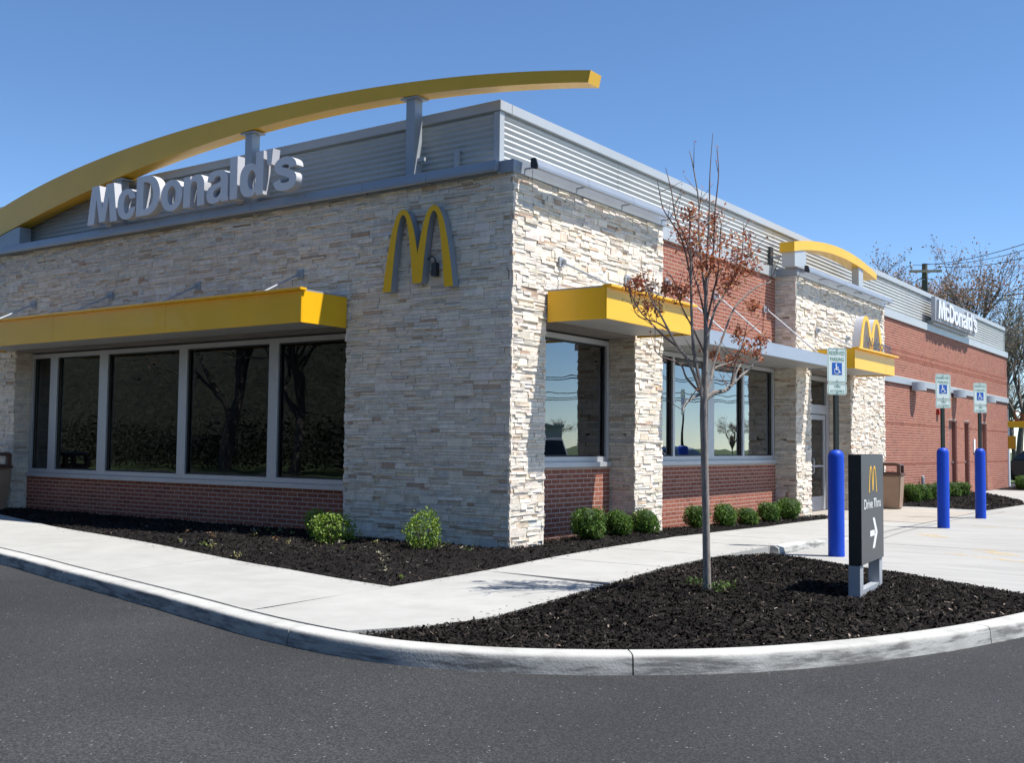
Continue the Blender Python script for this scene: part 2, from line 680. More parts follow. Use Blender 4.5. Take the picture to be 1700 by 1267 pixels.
NS = 91
SI, SO = resample2(side_in, NS), resample2(side_out, NS)
ji = min(range(NS), key=lambda i: abs(SI[i].y+2.09))
jo = min(range(NS), key=lambda i: abs(SO[i].y+2.12))
k0 = min(range(len(KI)), key=lambda i: (KI[i]-Vector((1.44, -5.27, 0))).length)
k1 = min(range(len(KI)), key=lambda i: (KI[i]-Vector((2.78, -5.43, 0))).length)
corner_poly = [(1.318, -3.66)] + [(p.x, p.y+0.004) for p in KI[k0:k1+1:2]] + [(p.x, p.y) for p in SO[:jo+1:2] if p.y > -5.3] + [(p.x, p.y) for p in SI[ji:0:-2]]
MB().prism(corner_poly, 'z', -0.015, 0.110).build('slab', M_conc, sidewalk)
def tail(line, j):
    return resample2([(p.x, p.y) for p in line[j:]], 73)
SI2, SO2 = tail(SI, ji), tail(SO, jo)
scuts = [0, 9, 18, 27, 36, 45, 54, 63, 72]
for a, b_ in zip(scuts, scuts[1:]):
    slab_strip(SI2, SO2, a, b_, walk_z).build('slab', M_conc, sidewalk, bevel=0.004)
# front walk: between front_in and the inner kerb line
FI = resample2(front_in, 121)
FO = resample2([(p.x, p.y+0.004) for p in KI[:k0+1:5]] + [(1.436, -5.262)], 121)
fcuts = [0, 20, 40, 60, 80, 100, 120]
for a, b_ in zip(fcuts, fcuts[1:]):
    slab_strip(FI, FO, a, b_, lambda y: 0.110, gap=0.005).build('slab', M_conc, sidewalk, bevel=0.004)

# entry landing (tan concrete in front of the door) and ramp kerb on the pad
M_land = ramp_mat('landing_concrete', [(0.25, (0.29, 0.255, 0.21)), (0.55, (0.35, 0.31, 0.26)), (0.8, (0.40, 0.36, 0.305))], 3, 0.9, [(90, .2, .004)], big=(.8, .08))
land = struct(MB().prism([(0.02, 10.25), (2.34, 10.25), (2.30, 14.6), (0.62, 15.5), (0.02, 15.5)], 'z', -0.01, 0.008).build('entry_landing', M_land))
MB().prism([(-0.50, 10.75), (0.01, 10.75), (0.01, 13.2), (-0.50, 13.2)], 'z', -0.01, 0.012).build('threshold', M_land, land)
rk = MB()
for i, (y, h) in enumerate([(2.55, 0.112), (2.75, 0.112), (3.2, 0.11), (4.0, 0.088), (5.0, 0.055), (6.0, 0.022), (6.4, 0.006)]):
    rk.v += [(2.37, y, -0.01), (2.37, y, h), (2.46, y, h+0.001), (2.505, y, h*0.75), (2.52, y, -0.01)]
for i in range(6):
    for j in range(4):
        rk.f.append((i*5+j, (i+1)*5+j, (i+1)*5+j+1, i*5+j+1))
rk.f += [(0, 1, 2, 3, 4), (34, 33, 32, 31, 30)]
rk.t = [None]*len(rk.f)
struct(rk.build('ramp_kerb', M_kerb, smooth=True))

# joints sawn in the pad and worn yellow marks: thin geometry
M_joint = mat('joint_filler', (0.10, 0.095, 0.085), 0.95, noise=(14, .3))
for pts in ([(2.52, 6.3), (2.40, 8.0), (2.36, 10.25), (2.33, 14.6), (2.7, 15.6)], [(2.85, 5.6), (2.62, 8.2), (2.55, 12.0), (2.75, 15.5)],
            [(2.36, 10.24), (9, 10.4)], [(2.6, 15.5), (9, 15.2)], [(5.9, 0.5), (6.0, 20)], [(2.5, 5.2), (9.5, 5.4)]):
    mb = MB()
    w = 0.008
    c = catmull([(x, y, 0.003) for x, y in pts], 6)
    for i, p in enumerate(c):
        t = (c[min(i+1, len(c)-1)]-c[max(i-1, 0)]).normalized()
        n_ = Vector((-t.y, t.x, 0))*w*(0.7+0.6*random.random())
        mb.v += [tuple(p+n_), tuple(p-n_)]
    for i in range(len(c)-1):
        mb.f.append((2*i, 2*i+1, 2*i+3, 2*i+2))
        mb.t.append(None)
    mb.build('joint', M_joint, pad)

def worn_paint():
    m = bpy.data.materials.new('worn_yellow_paint')
    m.use_nodes = True
    N, L = m.node_tree.nodes, m.node_tree.links
    b = N['Principled BSDF']
    b.inputs['Base Color'].default_value = (0.72, 0.47, 0.10, 1)
    b.inputs['Roughness'].default_value = 0.9
    tr = N.new('ShaderNodeBsdfTransparent')
    co = N.new('ShaderNodeTexCoord')
    nz = N.new('ShaderNodeTexNoise')
    nz.inputs['Scale'].default_value = 3.5
    nz.inputs['Detail'].default_value = 10
    nz.inputs['Roughness'].default_value = 0.75
    L.new(co.outputs['Object'], nz.inputs['Vector'])
    mr = N.new('ShaderNodeMapRange')
    mr.inputs[1].default_value = 0.44
    mr.inputs[2].default_value = 0.62
    mr.inputs[3].default_value = 0.0
    mr.inputs[4].default_value = 0.6
    L.new(nz.outputs['Fac'], mr.inputs[0])
    mx = N.new('ShaderNodeMixShader')
    L.new(mr.outputs[0], mx.inputs[0])
    L.new(tr.outputs[0], mx.inputs[1])
    L.new(b.outputs[0], mx.inputs[2])
    L.new(mx.outputs[0], N['Material Output'].inputs['Surface'])
    return m
M_worn = worn_paint()
for (x0, y0, x1, y1, w) in [(4.1, 4.35, 8.2, 2.3, 0.14), (3.0, 7.6, 3.45, 7.0, 0.28), (4.4, 5.2, 4.95, 4.6, 0.28), (3.2, 10.2, 9, 9.0, 0.10)]:
    d = Vector((x1-x0, y1-y0, 0)).normalized()
    n_ = Vector((-d.y, d.x, 0))*w/2
    a, b_ = Vector((x0, y0, 0.004)), Vector((x1, y1, 0.004))
    MB().poly([a+n_, a-n_, b_-n_, b_+n_]).build('painted_line', M_worn, pad)

# ------------------------------------------------------------------ mulch beds
def in_poly(x, y, poly):
    inside = np.zeros(len(x), bool)
    j = len(poly)-1
    for i in range(len(poly)):
        xi, yi = poly[i]
        xj, yj = poly[j]
        cond = ((yi > y) != (yj > y))
        with np.errstate(divide='ignore', invalid='ignore'):
            xx = (xj-xi)*(y-yi)/(yj-yi+1e-12)+xi
        inside ^= cond & (x < xx)
        j = i
    return inside

def dist_poly(x, y, poly):
    d = np.full(len(x), 1e9)
    for i in range(len(poly)):
        ax, ay = poly[i]
        bx, by = poly[(i+1) % len(poly)]
        t = np.clip(((x-ax)*(bx-ax)+(y-ay)*(by-ay))/((bx-ax)**2+(by-ay)**2+1e-12), 0, 1)
        d = np.minimum(d, np.hypot(x-ax-t*(bx-ax), y-ay-t*(by-ay)))
    return d

def wavy(x, y):
    return 0.5*np.sin(x*2.3+1.1*np.sin(y*1.7))+0.3*np.sin(y*3.9+x*1.3)+0.2*np.sin(x*7.1-y*5.3)

def bed(name, poly, base_z, mound, n_chips, step=0.09, chip=(0.02, 0.075), zfun=None):
    """one mulch sheet following the outline + loose chips over it"""
    P = np.array(poly)
    x0, y0 = P.min(0)
    x1, y1 = P.max(0)
    def height(x, y):
        d = dist_poly(x, y, poly)
        bz = base_z if zfun is None else zfun(x, y)
        return bz + mound*np.clip(d/0.7, 0, 1)**0.7 + 0.018*wavy(x*2, y*2)*np.clip(d/0.25, 0, 1)
    bm = bmesh.new()
    vs = [bm.verts.new((x, y, 0)) for x, y in poly]
    bm.faces.new(vs)
    bmesh.ops.triangulate(bm, faces=bm.faces)
    for ax, lo, hi in ((0, x0, x1), (1, y0, y1)):
        st = max(step, (hi-lo)/140)
        for c in np.arange(lo+st, hi, st):
            co = Vector((c, 0, 0)) if ax == 0 else Vector((0, c, 0))
            no = Vector((1, 0, 0)) if ax == 0 else Vector((0, 1, 0))
            bmesh.ops.bisect_plane(bm, geom=bm.verts[:]+bm.edges[:]+bm.faces[:], plane_co=co, plane_no=no)
    xs = np.array([v.co.x for v in bm.verts])
    ys = np.array([v.co.y for v in bm.verts])
    hz = height(xs, ys)
    for v, z in zip(bm.verts, hz):
        v.co.z = z
    me = bpy.data.meshes.new(name)
    bm.to_mesh(me)
    bm.free()
    me.materials.append(M_mulchbase)
    o = struct(link(name, me))
    # chips
    X = rng.uniform(x0, x1, n_chips*3)
    Y = rng.uniform(y0, y1, n_chips*3)
    k = in_poly(X, Y, poly)
    X, Y = X[k][:n_chips], Y[k][:n_chips]
    n = len(X)
    Z = height(X, Y) + rng.uniform(0.0, 0.022, n)
    ang = rng.uniform(0, 2*np.pi, n)
    pit = rng.normal(0, 0.38, n)
    rol = rng.normal(0, 0.5, n)
    ln = rng.uniform(chip[0], chip[1], n)*rng.uniform(0.5, 1, n)
    wd = ln*rng.uniform(0.10, 0.32, n)+0.003
    dx = np.stack([np.cos(ang)*np.cos(pit), np.sin(ang)*np.cos(pit), np.sin(pit)], 1)
    sx = np.stack([-np.sin(ang)*np.cos(rol), np.cos(ang)*np.cos(rol), np.sin(rol)], 1)
    C = np.stack([X, Y, Z], 1)
    a, b_ = dx*ln[:, None]/2, sx*wd[:, None]/2
    V = np.stack([C-a-b_, C+a-b_*0.6, C+a+b_*0.7, C-a+b_], 1).reshape(-1, 3)
    F = np.arange(4*n).reshape(-1, 4)
    val = rng.lognormal(np.log(0.0115), 0.6, n)
    val = np.where(rng.random(n) < 0.012, rng.uniform(0.10, 0.28, n), val)
    val = val*(1+0.45*wavy(X*0.7+2, Y*0.9))
    wr = 0.10*rng.random(n)
    tint = np.stack([val*(1.12+wr), val*0.93, val*(0.80-wr)], 1)
    stuff(link('mulch_chips', np_mesh('mulch_chips', V, F, M_chip, tint), o))
    return height

side_edge = [(p.x, p.y) for p in SI[::6]]
front_edge = [(p.x, p.y) for p in FI if p.x > -11.6][::5]
bed1 = [(-11.6, 0.33)] + front_edge + [(1.31, -3.67)] + side_edge[1:] + [(0.30, 11.1), (0.03, 11.1), (0.03, 9.9), (-0.43, 9.8), (-0.43, 4.2), (-0.02, 4.2), (-0.02, 3.2), (-0.43, 3.2), (-0.43, 0.85), (-0.02, 0.85), (-0.02, 0.03), (-2.8, 0.03), (-2.8, 0.33)]
def bed1_z(x, y):
    return np.where(y < 3, 0.085, np.clip(0.085-(y-3)*0.022, 0.0, 0.085))
H_bed = bed('foundation_bed', bed1, 0.085, 0.055, 52000, zfun=bed1_z)
isl_k = [(p.x, p.y) for p in KI if p.x > 2.72 and p.y < -0.8][::3]
isl_w = [(p.x+0.004, p.y) for p in SO[::5] if p.y < 2.1][1:]
island = isl_k + [(6.30, -0.10), (5.84, 0.33), (4.6, 1.22), (3.4, 1.93), (2.52, 2.42), (2.41, 2.3)] + isl_w[::-1]
def isl_z(x, y):
    d = ((x-2.41)*(-2.5)-(y-2.4)*3.89)/math.hypot(3.89, 2.5)     # metres from the pad edge
    return 0.006+0.080*np.clip(d/1.3, 0, 1)
H_isl = bed('island_bed', island, 0.075, 0.035, 62000, zfun=isl_z)
far_bed = [(-0.43, 15.84), (0.65, 16.15), (2.3, 15.8), (2.45, 19.5), (2.0, 21.6), (0.6, 25.2), (-0.43, 26.9)]
bed('far_wall_bed', far_bed, 0.006, 0.035, 6000, step=0.3, chip=(0.05, 0.12))
far_bed2 = [(-0.43, 30.2), (0.5, 30.6), (2.6, 28.6), (4.5, 30), (3, 36), (-0.43, 36)]
bed('corner_bed', far_bed2, 0.006, 0.05, 2500, step=0.4, chip=(0.05, 0.12))

def spilled():
    base = [(p, 1) for p in SI[2:60]] + [(p, -1) for p in SO[4:52]] + [(p, 2) for p in FI[60:]]
    n = 420
    k = rng.integers(0, len(base), n)
    P = np.array([[base[i][0].x, base[i][0].y] for i in k])
    off = np.abs(rng.normal(0, 0.07, n))+0.015
    dirx = np.array([{1: 1.0, -1: -1.0, 2: -0.25}[base[i][1]] for i in k])
    diry = np.array([{1: 0.1, -1: 0.0, 2: -0.95}[base[i][1]] for i in k])
    X, Y = P[:, 0]+dirx*off+rng.normal(0, .02, n), P[:, 1]+diry*off+rng.normal(0, .05, n)
    Z = np.array([walk_z(y) if b == 1 or b == -1 else 0.11 for y, b in zip(Y, [base[i][1] for i in k])])+0.004
    a = rng.uniform(0, 6.28, n)
    L_ = rng.uniform(.008, .035, n)
    w = L_*0.3
    d = np.stack([np.cos(a), np.sin(a), 0*a], 1)*L_[:, None]/2
    e = np.stack([-np.sin(a), np.cos(a), 0.2+0*a], 1)*w[:, None]/2
    C = np.stack([X, Y, Z], 1)
    V = np.stack([C-d-e, C+d-e, C+d+e, C-d+e], 1).reshape(-1, 3)
    v = rng.uniform(0.012, 0.05, n)
    stuff(link('spilled_chips', np_mesh('spilled_chips', V, np.arange(4*n).reshape(-1, 4), M_chip, np.stack([v*1.1, v*.9, v*.75], 1)), sidewalk))
spilled()

# ------------------------------------------------------------------ the restaurant
rest = thing('restaurant_building', 'single storey restaurant with stone corner towers, red brick walls and corrugated parapet', 'building', (0, 0, 0), world_coords=True)
rest['_world'] = 1
R = rest

# structural backing of walls
core = MB()
core.box(XW1, -0.03, 0.03, 0.45, 0, ZC0)
core.box(-0.62, -0.03, 0.45, YP1-0.02, 0, ZC0)
core.box(-0.62, -0.03, YP1-0.02, YP2+0.02, ZCAN, ZC0)
core.box(-0.62, -0.03, YP2+0.02, YP3-0.02, 0, ZC0)
stone_wall = core.build('stone_wall', M_stoneback, R)
core = MB()
core.box(-0.62, -0.03, YT0+0.02, YD0-0.02, 0, ZC0)
core.box(-0.62, -0.03, YD0-0.02, YD1+0.02, ZCAN, ZC0)
core.box(-0.62, -0.03, YD1+0.02, YT1-0.02, 0, ZC0)
stone_wall_entry = core.build('stone_wall', M_stoneback, R)
core = MB()
core.box(XL, XW0-0.03, 0.03, 0.45, 0, ZC0)
core.box(XW0-0.03, XW1-0.001, 0.03, 0.45, ZCAN, ZC0)
stone_wall_front = core.build('stone_wall', M_stoneback, R)

MT = RX-0.0022
BW = {}
BW['w1'] = MB().box(-0.62, MT, YP1-0.02, YP2+0.02, 0, SILL_S-0.02).build('brick_wall', M_mortar, R)
BW['w2'] = MB().box(-0.62, MT, YP3-0.02, YT0+0.02, 0, SILL_S-0.02).build('brick_wall', M_mortar, R)
BW['w3'] = MB().box(-0.62, MT, YP3-0.02, YT0+0.02, ZCAN, ZB).build('brick_wall', M_mortar, R)
DOORS = [(23.82, 24.86), (25.85, 26.55), (28.08, 29.12)]
ZD = 2.32
mort = MB()
ys = YT1-0.02
for a, b_ in DOORS:
    mort.box(-0.62, MT, ys, a, 0, ZD)
    ys = b_
mort.box(-0.62, MT, ys, YE, 0, ZD)
mort.box(-0.62, MT, YT1-0.02, YE, ZD, ZB)
BW['w4'] = mort.build('brick_wall', M_mortar, R)
BW['f'] = MB().box(XW0, XW1, RF+0.0022, 0.45, 0, SILL_F-0.01).build('brick_wall', M_mortar, R)
MB().box(XL+0.2, -0.63, YE-0.2, YE-0.006, 0, ZB).build('rear_wall', M_mortar, R)

# shell: left wall, roof deck, interior
MB().box(XL, XL+0.2, 0.45, YE-0.2, 0, ZB).build('side_wall', M_mortar, R)
MB().box(XL+0.2, -0.62, 0.45, YE-0.2, 4.5, 4.7).build('roof', M_dark, R)
MB().box(XL+0.2, -0.63, 0.46, YE-0.25, -0.01, 0.06).build('floor', M_int_floor, R)
MB().box(XL+0.2, -0.63, 0.46, YE-0.25, 3.12, 3.2).build('ceiling', M_int_ceil, R)
MB().box(XL+0.25, -0.64, 14.0, 14.15, 0.061, 3.119).build('interior_wall', M_int_wall, R)
MB().box(-7.2, -7.0, 6.0, 13.99, 0.061, 3.119).build('interior_wall', M_int_wall, R)

# ------------------------------------------------------------------ ledge stone veneer
PALETTE = [((0.65, 0.59, 0.51), 7), ((0.675, 0.62, 0.55), 7), ((0.61, 0.555, 0.485), 3), ((0.60, 0.51, 0.41), 1.6), ((0.53, 0.485, 0.43), 0.9), ((0.49, 0.375, 0.285), 0.55), ((0.40, 0.30, 0.23), 0.15), ((0.56, 0.54, 0.51), 1.0)]
_pc = np.array([c for c, w in PALETTE])
_pw = np.array([w for c, w in PALETTE], float)
_pw /= _pw.sum()

def stone_tint():
    c = _pc[rng.choice(len(_pc), p=_pw)]
    return tuple(c*np.array((1.20, 1.17, 1.11))*rng.uniform(0.94, 1.06)*(1+rng.normal(0, 0.012, 3)))

STONES = []   # (8 corner points, tint, wall)
WALL = [stone_wall]

def stone_face(origin, u, n, u0, u1, z0, z1, holes=(), end_lo=0.0, end_hi=0.0):
    """ledge stones over a wall face; origin + u*s along the wall, n outward"""
    origin, u, n = Vector(origin), Vector(u), Vector(n)
    z = z0
    while z < z1-0.005:
        H = min(random.choice([0.072, 0.085, 0.098, 0.11]), z1-z)
        if z1-(z+H) < 0.04:
            H = z1-z
        s = u0-random.uniform(0, 0.3)
        while s < u1:
            Lg = random.uniform(0.22, 0.62)
            e = s+Lg
            if u1-e < 0.07:
                e = u1+random.uniform(0, end_hi)
            mode = random.random()
            if mode < 0.14:
                rows = [(0, H)]
            elif mode < 0.72:
                c = H*random.uniform(0.36, 0.64)
                rows = [(0, c), (c, H)]
            else:
                c1, c2 = H*random.uniform(.27, .38), H*random.uniform(.6, .72)
                rows = [(0, c1), (c1, c2), (c2, H)]
            for r0, r1 in rows:
                t = s
                while t < e-0.02:
                    l2 = random.uniform(0.10, 0.42)
                    t2 = t+l2
                    if e-t2 < 0.06:
                        t2 = e
                    a, b = max(t, u0-random.uniform(0, end_lo)) if t <= u0 else t, t2
                    if b-a > 0.012 and b > u0:
                        za, zb = z+r0, z+r1
                        segs = [(a, b)]
                        for h0, h1, g0, g1 in holes:
                            if za+0.004 < g1 and zb-0.004 > g0:
                                ns = []
                                for p, q in segs:
                                    if q <= h0 or p >= h1:
                                        ns.append((p, q))
                                    else:
                                        if p < h0:
                                            ns.append((p, h0+random.uniform(-0.004, 0.012)))
                                        if q > h1:
                                            ns.append((h1-random.uniform(-0.004, 0.012), q))
                                segs = ns
                        for p, q in segs:
                            if q-p < 0.012:
                                continue
                            dep = random.gauss(0.0, 0.0080)
                            dep = max(-0.018, min(0.026, dep))
                            g = 0.0020
                            pts = []
                            for (sx, zz) in ((p+g, za+g), (q-g, za+g), (q-g, zb-g), (p+g, zb-g)):
                                base = origin+u*sx
                                pts.append((base+n*(-0.032)+Vector((0, 0, zz)), base+n*(dep+random.gauss(0, 0.0038))+Vector((0, 0, zz))))
                            STONES.append((pts, stone_tint(), WALL[0]))
                    t = t2
            s = e
        z += H

# front facade (faces -Y): u along +X
stone_face((0, 0, 0), (1, 0, 0), (0, -1, 0), XL, 0.0, -0.02, ZC0, holes=[(XW0, XW1, -1, ZCAN+0.02)], end_hi=0.022)
# corner tower, side (faces +X): u along +Y
stone_face((0, 0, 0), (0, 1, 0), (1, 0, 0), 0.0, YP3, -0.02, ZC0, holes=[(YP1, YP2, -1, ZCAN+0.02)], end_lo=0.012)
# returns of the window recess and of the tower ends (face -Y, u along +X)
stone_face((0, YP2, 0), (1, 0, 0), (0, -1, 0), RX-0.02, -0.004, -0.02, ZCAN)
stone_face((0, YT0, 0), (1, 0, 0), (0, -1, 0), RX-0.02, -0.004, -0.02, ZC0)
stone_face((0, YD1, 0), (1, 0, 0), (0, -1, 0), -0.50, -0.004, -0.02, ZCAN)
# far sides (face +Y)
stone_face((0, YP1, 0), (-1, 0, 0), (0, 1, 0), 0.004, 0.46, -0.02, ZCAN)
stone_face((0, YP3, 0), (-1, 0, 0), (0, 1, 0), 0.004, 0.46, -0.02, ZC0)
stone_face((0, YD0, 0), (-1, 0, 0), (0, 1, 0), 0.004, 0.50, -0.02, ZCAN)
stone_face((0, YT1, 0), (-1, 0, 0), (0, 1, 0), 0.004, 0.46, -0.02, ZC0)
# entrance tower front
WALL[0] = stone_wall_entry
stone_face((0, 0, 0), (0, 1, 0), (1, 0, 0), YT0, YT1, -0.02, ZC0, holes=[(YD0, YD1, -1, ZCAN+0.02)])
WALL[0] = stone_wall_front
# reveals of the front window (left one faces +X, right one faces -X)
stone_face((XW0, 0, 0), (0, 1, 0), (1, 0, 0), 0.004, RF+0.1, -0.02, ZCAN)
stone_face((XW1, 0, 0), (0, 1, 0), (-1, 0, 0), 0.004, RF+0.1, -0.02, ZCAN)

def screen_area(pts):
    c = []
    for p in pts:
        x, y, z = project(p)
        if z < 0.3:
            return 0
        c.append((x, y))
    if all(x < 0 or x > 1700 for x, _ in c) or all(y < 0 or y > 1267 for _, y in c):
        return 0
    s = 0
    for i in range(len(c)):
        a, b_ = c[i], c[(i+1) % len(c)]
        s += a[0]*b_[1]-a[1]*b_[0]
    return abs(s)/2

def visible_face(n, p):
    return (CAM-Vector(p)).dot(Vector(n)) > 0

def stone_faces(pts):
    b = [p[0] for p in pts]
    f = [p[1] for p in pts]
    fs = [(f[0], f[1], f[2], f[3])]
    for i in range(4):
        j = (i+1) % 4
        fs.append((b[i], b[j], f[j], f[i]))
    return fs

score = [(screen_area([q[1] for q in pts]) if (CAM-pts[0][1]).dot((pts[1][1]-pts[0][1]).cross(pts[3][1]-pts[0][1]))*((pts[0][1]-pts[0][0]).dot((pts[1][1]-pts[0][1]).cross(pts[3][1]-pts[0][1]))) > 0 else 0) for pts, _, _w in STONES]
order = sorted(range(len(STONES)), key=lambda i: -score[i])
single = set(order[:300])
rest_mb = MB()
for i, (pts, tnt, wpar) in enumerate(STONES):
    if i in single:
        mb = MB()
        for f in stone_faces(pts):
            mb.poly(f, tnt)
        mb.build('stone', M_stone, wpar)
    else:
        for f in stone_faces(pts):
            rest_mb.poly(f, tnt)
sw = rest_mb.build('stonework', M_stone, R, recalc=False)
stuff(sw)

# ------------------------------------------------------------------ brickwork
BL, BH, MJ = 0.2132, 0.0677, 0.0135
def brick_tint():
    v = rng.uniform(0.82, 1.15)
    r = rng.random()
    if r < 0.12:
        return (0.22*v, 0.066*v, 0.042*v)
    if r < 0.25:
        return (0.35*v, 0.13*v, 0.075*v)
    return (0.295*v, 0.094*v, 0.056*v)
BT = [brick_tint() for _ in range(10)]
BRICKS = []   # (axis, centre along, z, length, tint index)

def brick_field(wall, axis, plane, a0, a1, z0, z1, holes=(), bands=()):
    k = 0
    z = z0
    while z+BH*0.5 < z1:
        top = min(z+BH-MJ, z1)
        off = 0 if k % 2 else -BL/2
        s = a0+off
        inset = 0.0
        for b0, b1 in bands:
            if b0 <= z < b1:
                inset = -0.006
        while s < a1:
            p, q = max(s, a0), min(s+BL-MJ, a1)
            segs = [(p, q)]
            for h0, h1, g0, g1 in holes:
                if z < g1 and top > g0:
                    ns = []
                    for x, y in segs:
                        if y <= h0 or x >= h1:
                            ns.append((x, y))
                        else:
                            if x < h0:
                                ns.append((x, h0))
                            if y > h1:
                                ns.append((h1, y))
                    segs = ns
            for x, y in segs:
                if y-x > 0.025:
                    BRICKS.append((axis, plane, x, y, z, top, random.randrange(10), inset, wall))
            s += BL
        z += BH
        k += 1

ZB0 = -0.02
brick_field('w1', 'x', RX, YP1+0.0, YP2-0.0, ZB0, SILL_S-0.015)
brick_field('w2', 'x', RX, YP3, YT0, ZB0, SILL_S-0.015)
brick_field('w3', 'x', RX, YP3, YT0, ZCAN+0.01, ZB)
brick_field('w4', 'x', RX, YT1, YE, ZB0, ZB, holes=[(a, b_, -1, ZD) for a, b_ in DOORS] + [(YT1, YE, 3.155, 3.33)], bands=[(0.98, 1.05), (2.02, 2.09), (3.82, 3.96), (4.02, 4.08)])
brick_field('f', 'y', RF, XW0, XW1, ZB0, SILL_F-0.015)

def brick_pts(b):
    ax, pl, p, q, z, t, _, ins, wl_ = b
    if ax == 'x':
        return [(pl-ins, p, z), (pl-ins, q, z), (pl-ins, q, t), (pl-ins, p, t)]
    return [(p, pl+ins, z), (q, pl+ins, z), (q, pl+ins, t), (p, pl+ins, t)]

def hidden_brick(b):
    ax, pl, p, q, z, t, _, ins, wl_ = b
    if ax == 'x':
        # occlusion by the stone piers in front (plan view, ray to the camera)
        m = (p+q)/2
        k = (0-RX)/(CAM.x-RX)
        yc = m+(CAM.y-m)*k
        if yc < YP1 and yc > 0:
            return True
        if m > YP3 and m < YT0 and YP2 < yc < YP3:
            return True
        if m > YT1 and yc < YT1:
            return True
    return False

bs = [0 if hidden_brick(b) or b[5]-b[4] < 0.04 or b[3]-b[2] < 0.15 else screen_area(brick_pts(b)) for b in BRICKS]
border = sorted(range(len(BRICKS)), key=lambda i: -bs[i])
bsingle = set(border[:300])
BMESH = {}
def brick_box(mb, b, tnt, dz=0.013):
    ax, pl, p, q, z, t, _, ins, wl_ = b
    if ax == 'x':
        mb.box(pl-dz-ins, pl-ins, p, q, z, t, tnt, skip='-x')
    else:
        mb.box(p, q, pl+ins, pl+dz+ins, z, t, tnt, skip='+y')
bk = MB()
for i, b in enumerate(BRICKS):
    ax, pl, p, q, z, t, ti, ins, wl_ = b
    if i in bsingle:
        key = (ax, ti, round(q-p, 3), round(t-z, 3))
        if key not in BMESH:
            mb = MB()
            L_, H_ = (q-p), (t-z)
            if ax == 'x':
                mb.box(-0.013, 0, 0, L_, 0, H_, BT[ti])
            else:
                mb.box(0, L_, 0, 0.013, 0, H_, BT[ti])
            BMESH[key] = mb.mesh('brick', M_brick, bevel=0.002)
        o = link('brick', BMESH[key], BW[wl_])
        o.location = (pl-ins, p, z) if ax == 'x' else (p, pl+ins, z)
    else:
        brick_box(bk, b, BT[ti])
stuff(bk.build('brickwork', M_brick, R, recalc=False))

# ------------------------------------------------------------------ copings, parapet
cp = MB()
cp.box(XL, 0.034, -0.045, 0.39, ZC0, ZC1)
cp.box(-0.50, 0.034, 0.391, YP3+0.03, ZC0+0.001, ZC1-0.001)
coping = cp.build('coping', M_coping, R, bevel=0.006)
cp = MB()
cp.box(-0.50, 0.034, YT0-0.03, YT1+0.03, ZC0, ZC1)
cp.build('coping', M_coping, R, bevel=0.006)
cp = MB()
cp.box(PX-0.02, RX+0.045, YP3+0.031, YT0-0.031, ZB+0.002, 5.05)
cp.box(PX-0.02, RX+0.045, YT1+0.031, YE+0.05, ZB+0.002, 5.05)
cp.build('wall_flashing', M_cap, R, bevel=0.005)

def corrugated(name, axis, plane, out, a0, a1, z0, z1, pitch=0.082, amp=0.0125):
    mb = MB()
    seg = 8
    n = int((z1-z0)/pitch*seg)
    rows = []
    for i in range(n+1):
        z = z0+(z1-z0)*i/n
        d = amp*math.cos(2*math.pi*(z-z0)/pitch)
        rows.append((z, plane+out*d))
    for z, d in rows:
        mb.v += [(a0, d, z), (a1, d, z)] if axis == 'y' else [(d, a0, z), (d, a1, z)]
    for i in range(n):
        mb.f.append((2*i, 2*i+1, 2*i+3, 2*i+2))
        mb.t.append(None)
    return mb.build(name, M_corr, R, smooth='all')
# panels side by side with lap joints
xs = [XL, -11.4, -8.5, -5.6, -2.7, PX-0.085]
for i in range(5):
    corrugated('corrugated_panel', 'y', PY+(0.002 if i % 2 else 0), -1, xs[i], xs[i+1]-0.003, 5.0, 5.88)
ysx = [PY+0.085, 3.6, 6.8, 10.0, 13.2, 16.4, 19.6, 22.8, 26.0, 29.2, YE-0.02]
for i in range(10):
    corrugated('corrugated_panel', 'x', PX+(0.002 if i % 2 else 0), 1, ysx[i], ysx[i+1]-0.003, 5.0, 5.88)
MB().box(PX-0.08, PX+0.024, PY-0.024, PY+0.08, 5.0, 5.858).build('corner_trim', M_cap, R)
MB().box(PX-0.06, PX+0.022, YE-0.02, YE+0.03, 5.0, 5.858).build('corner_trim', M_cap, R)
pc = MB()
pc.box(XL, PX+0.05, PY-0.05, PY+0.22, 5.862, ZP)
pc.box(PX-0.22, PX+0.05, PY+0.2201, YE+0.06, 5.8625, ZP-0.0005)
pc.build('parapet_cap', M_cap, R, bevel=0.006)
pk = MB()
pk.box(XL, PX-0.1, PY+0.09, PY+0.14, 4.69, 5.86)
pk.box(PX-0.14, PX-0.09, PY+0.14, YE-0.03, 4.69, 5.86)
pk.build('parapet_backing', M_dark, R)

# grey band on the long brick wall
MB().box(RX-0.01, RX+0.05, YT1+0.02, YE+0.03, 3.15, 3.325).build('band_course', M_grey, R, bevel=0.004)

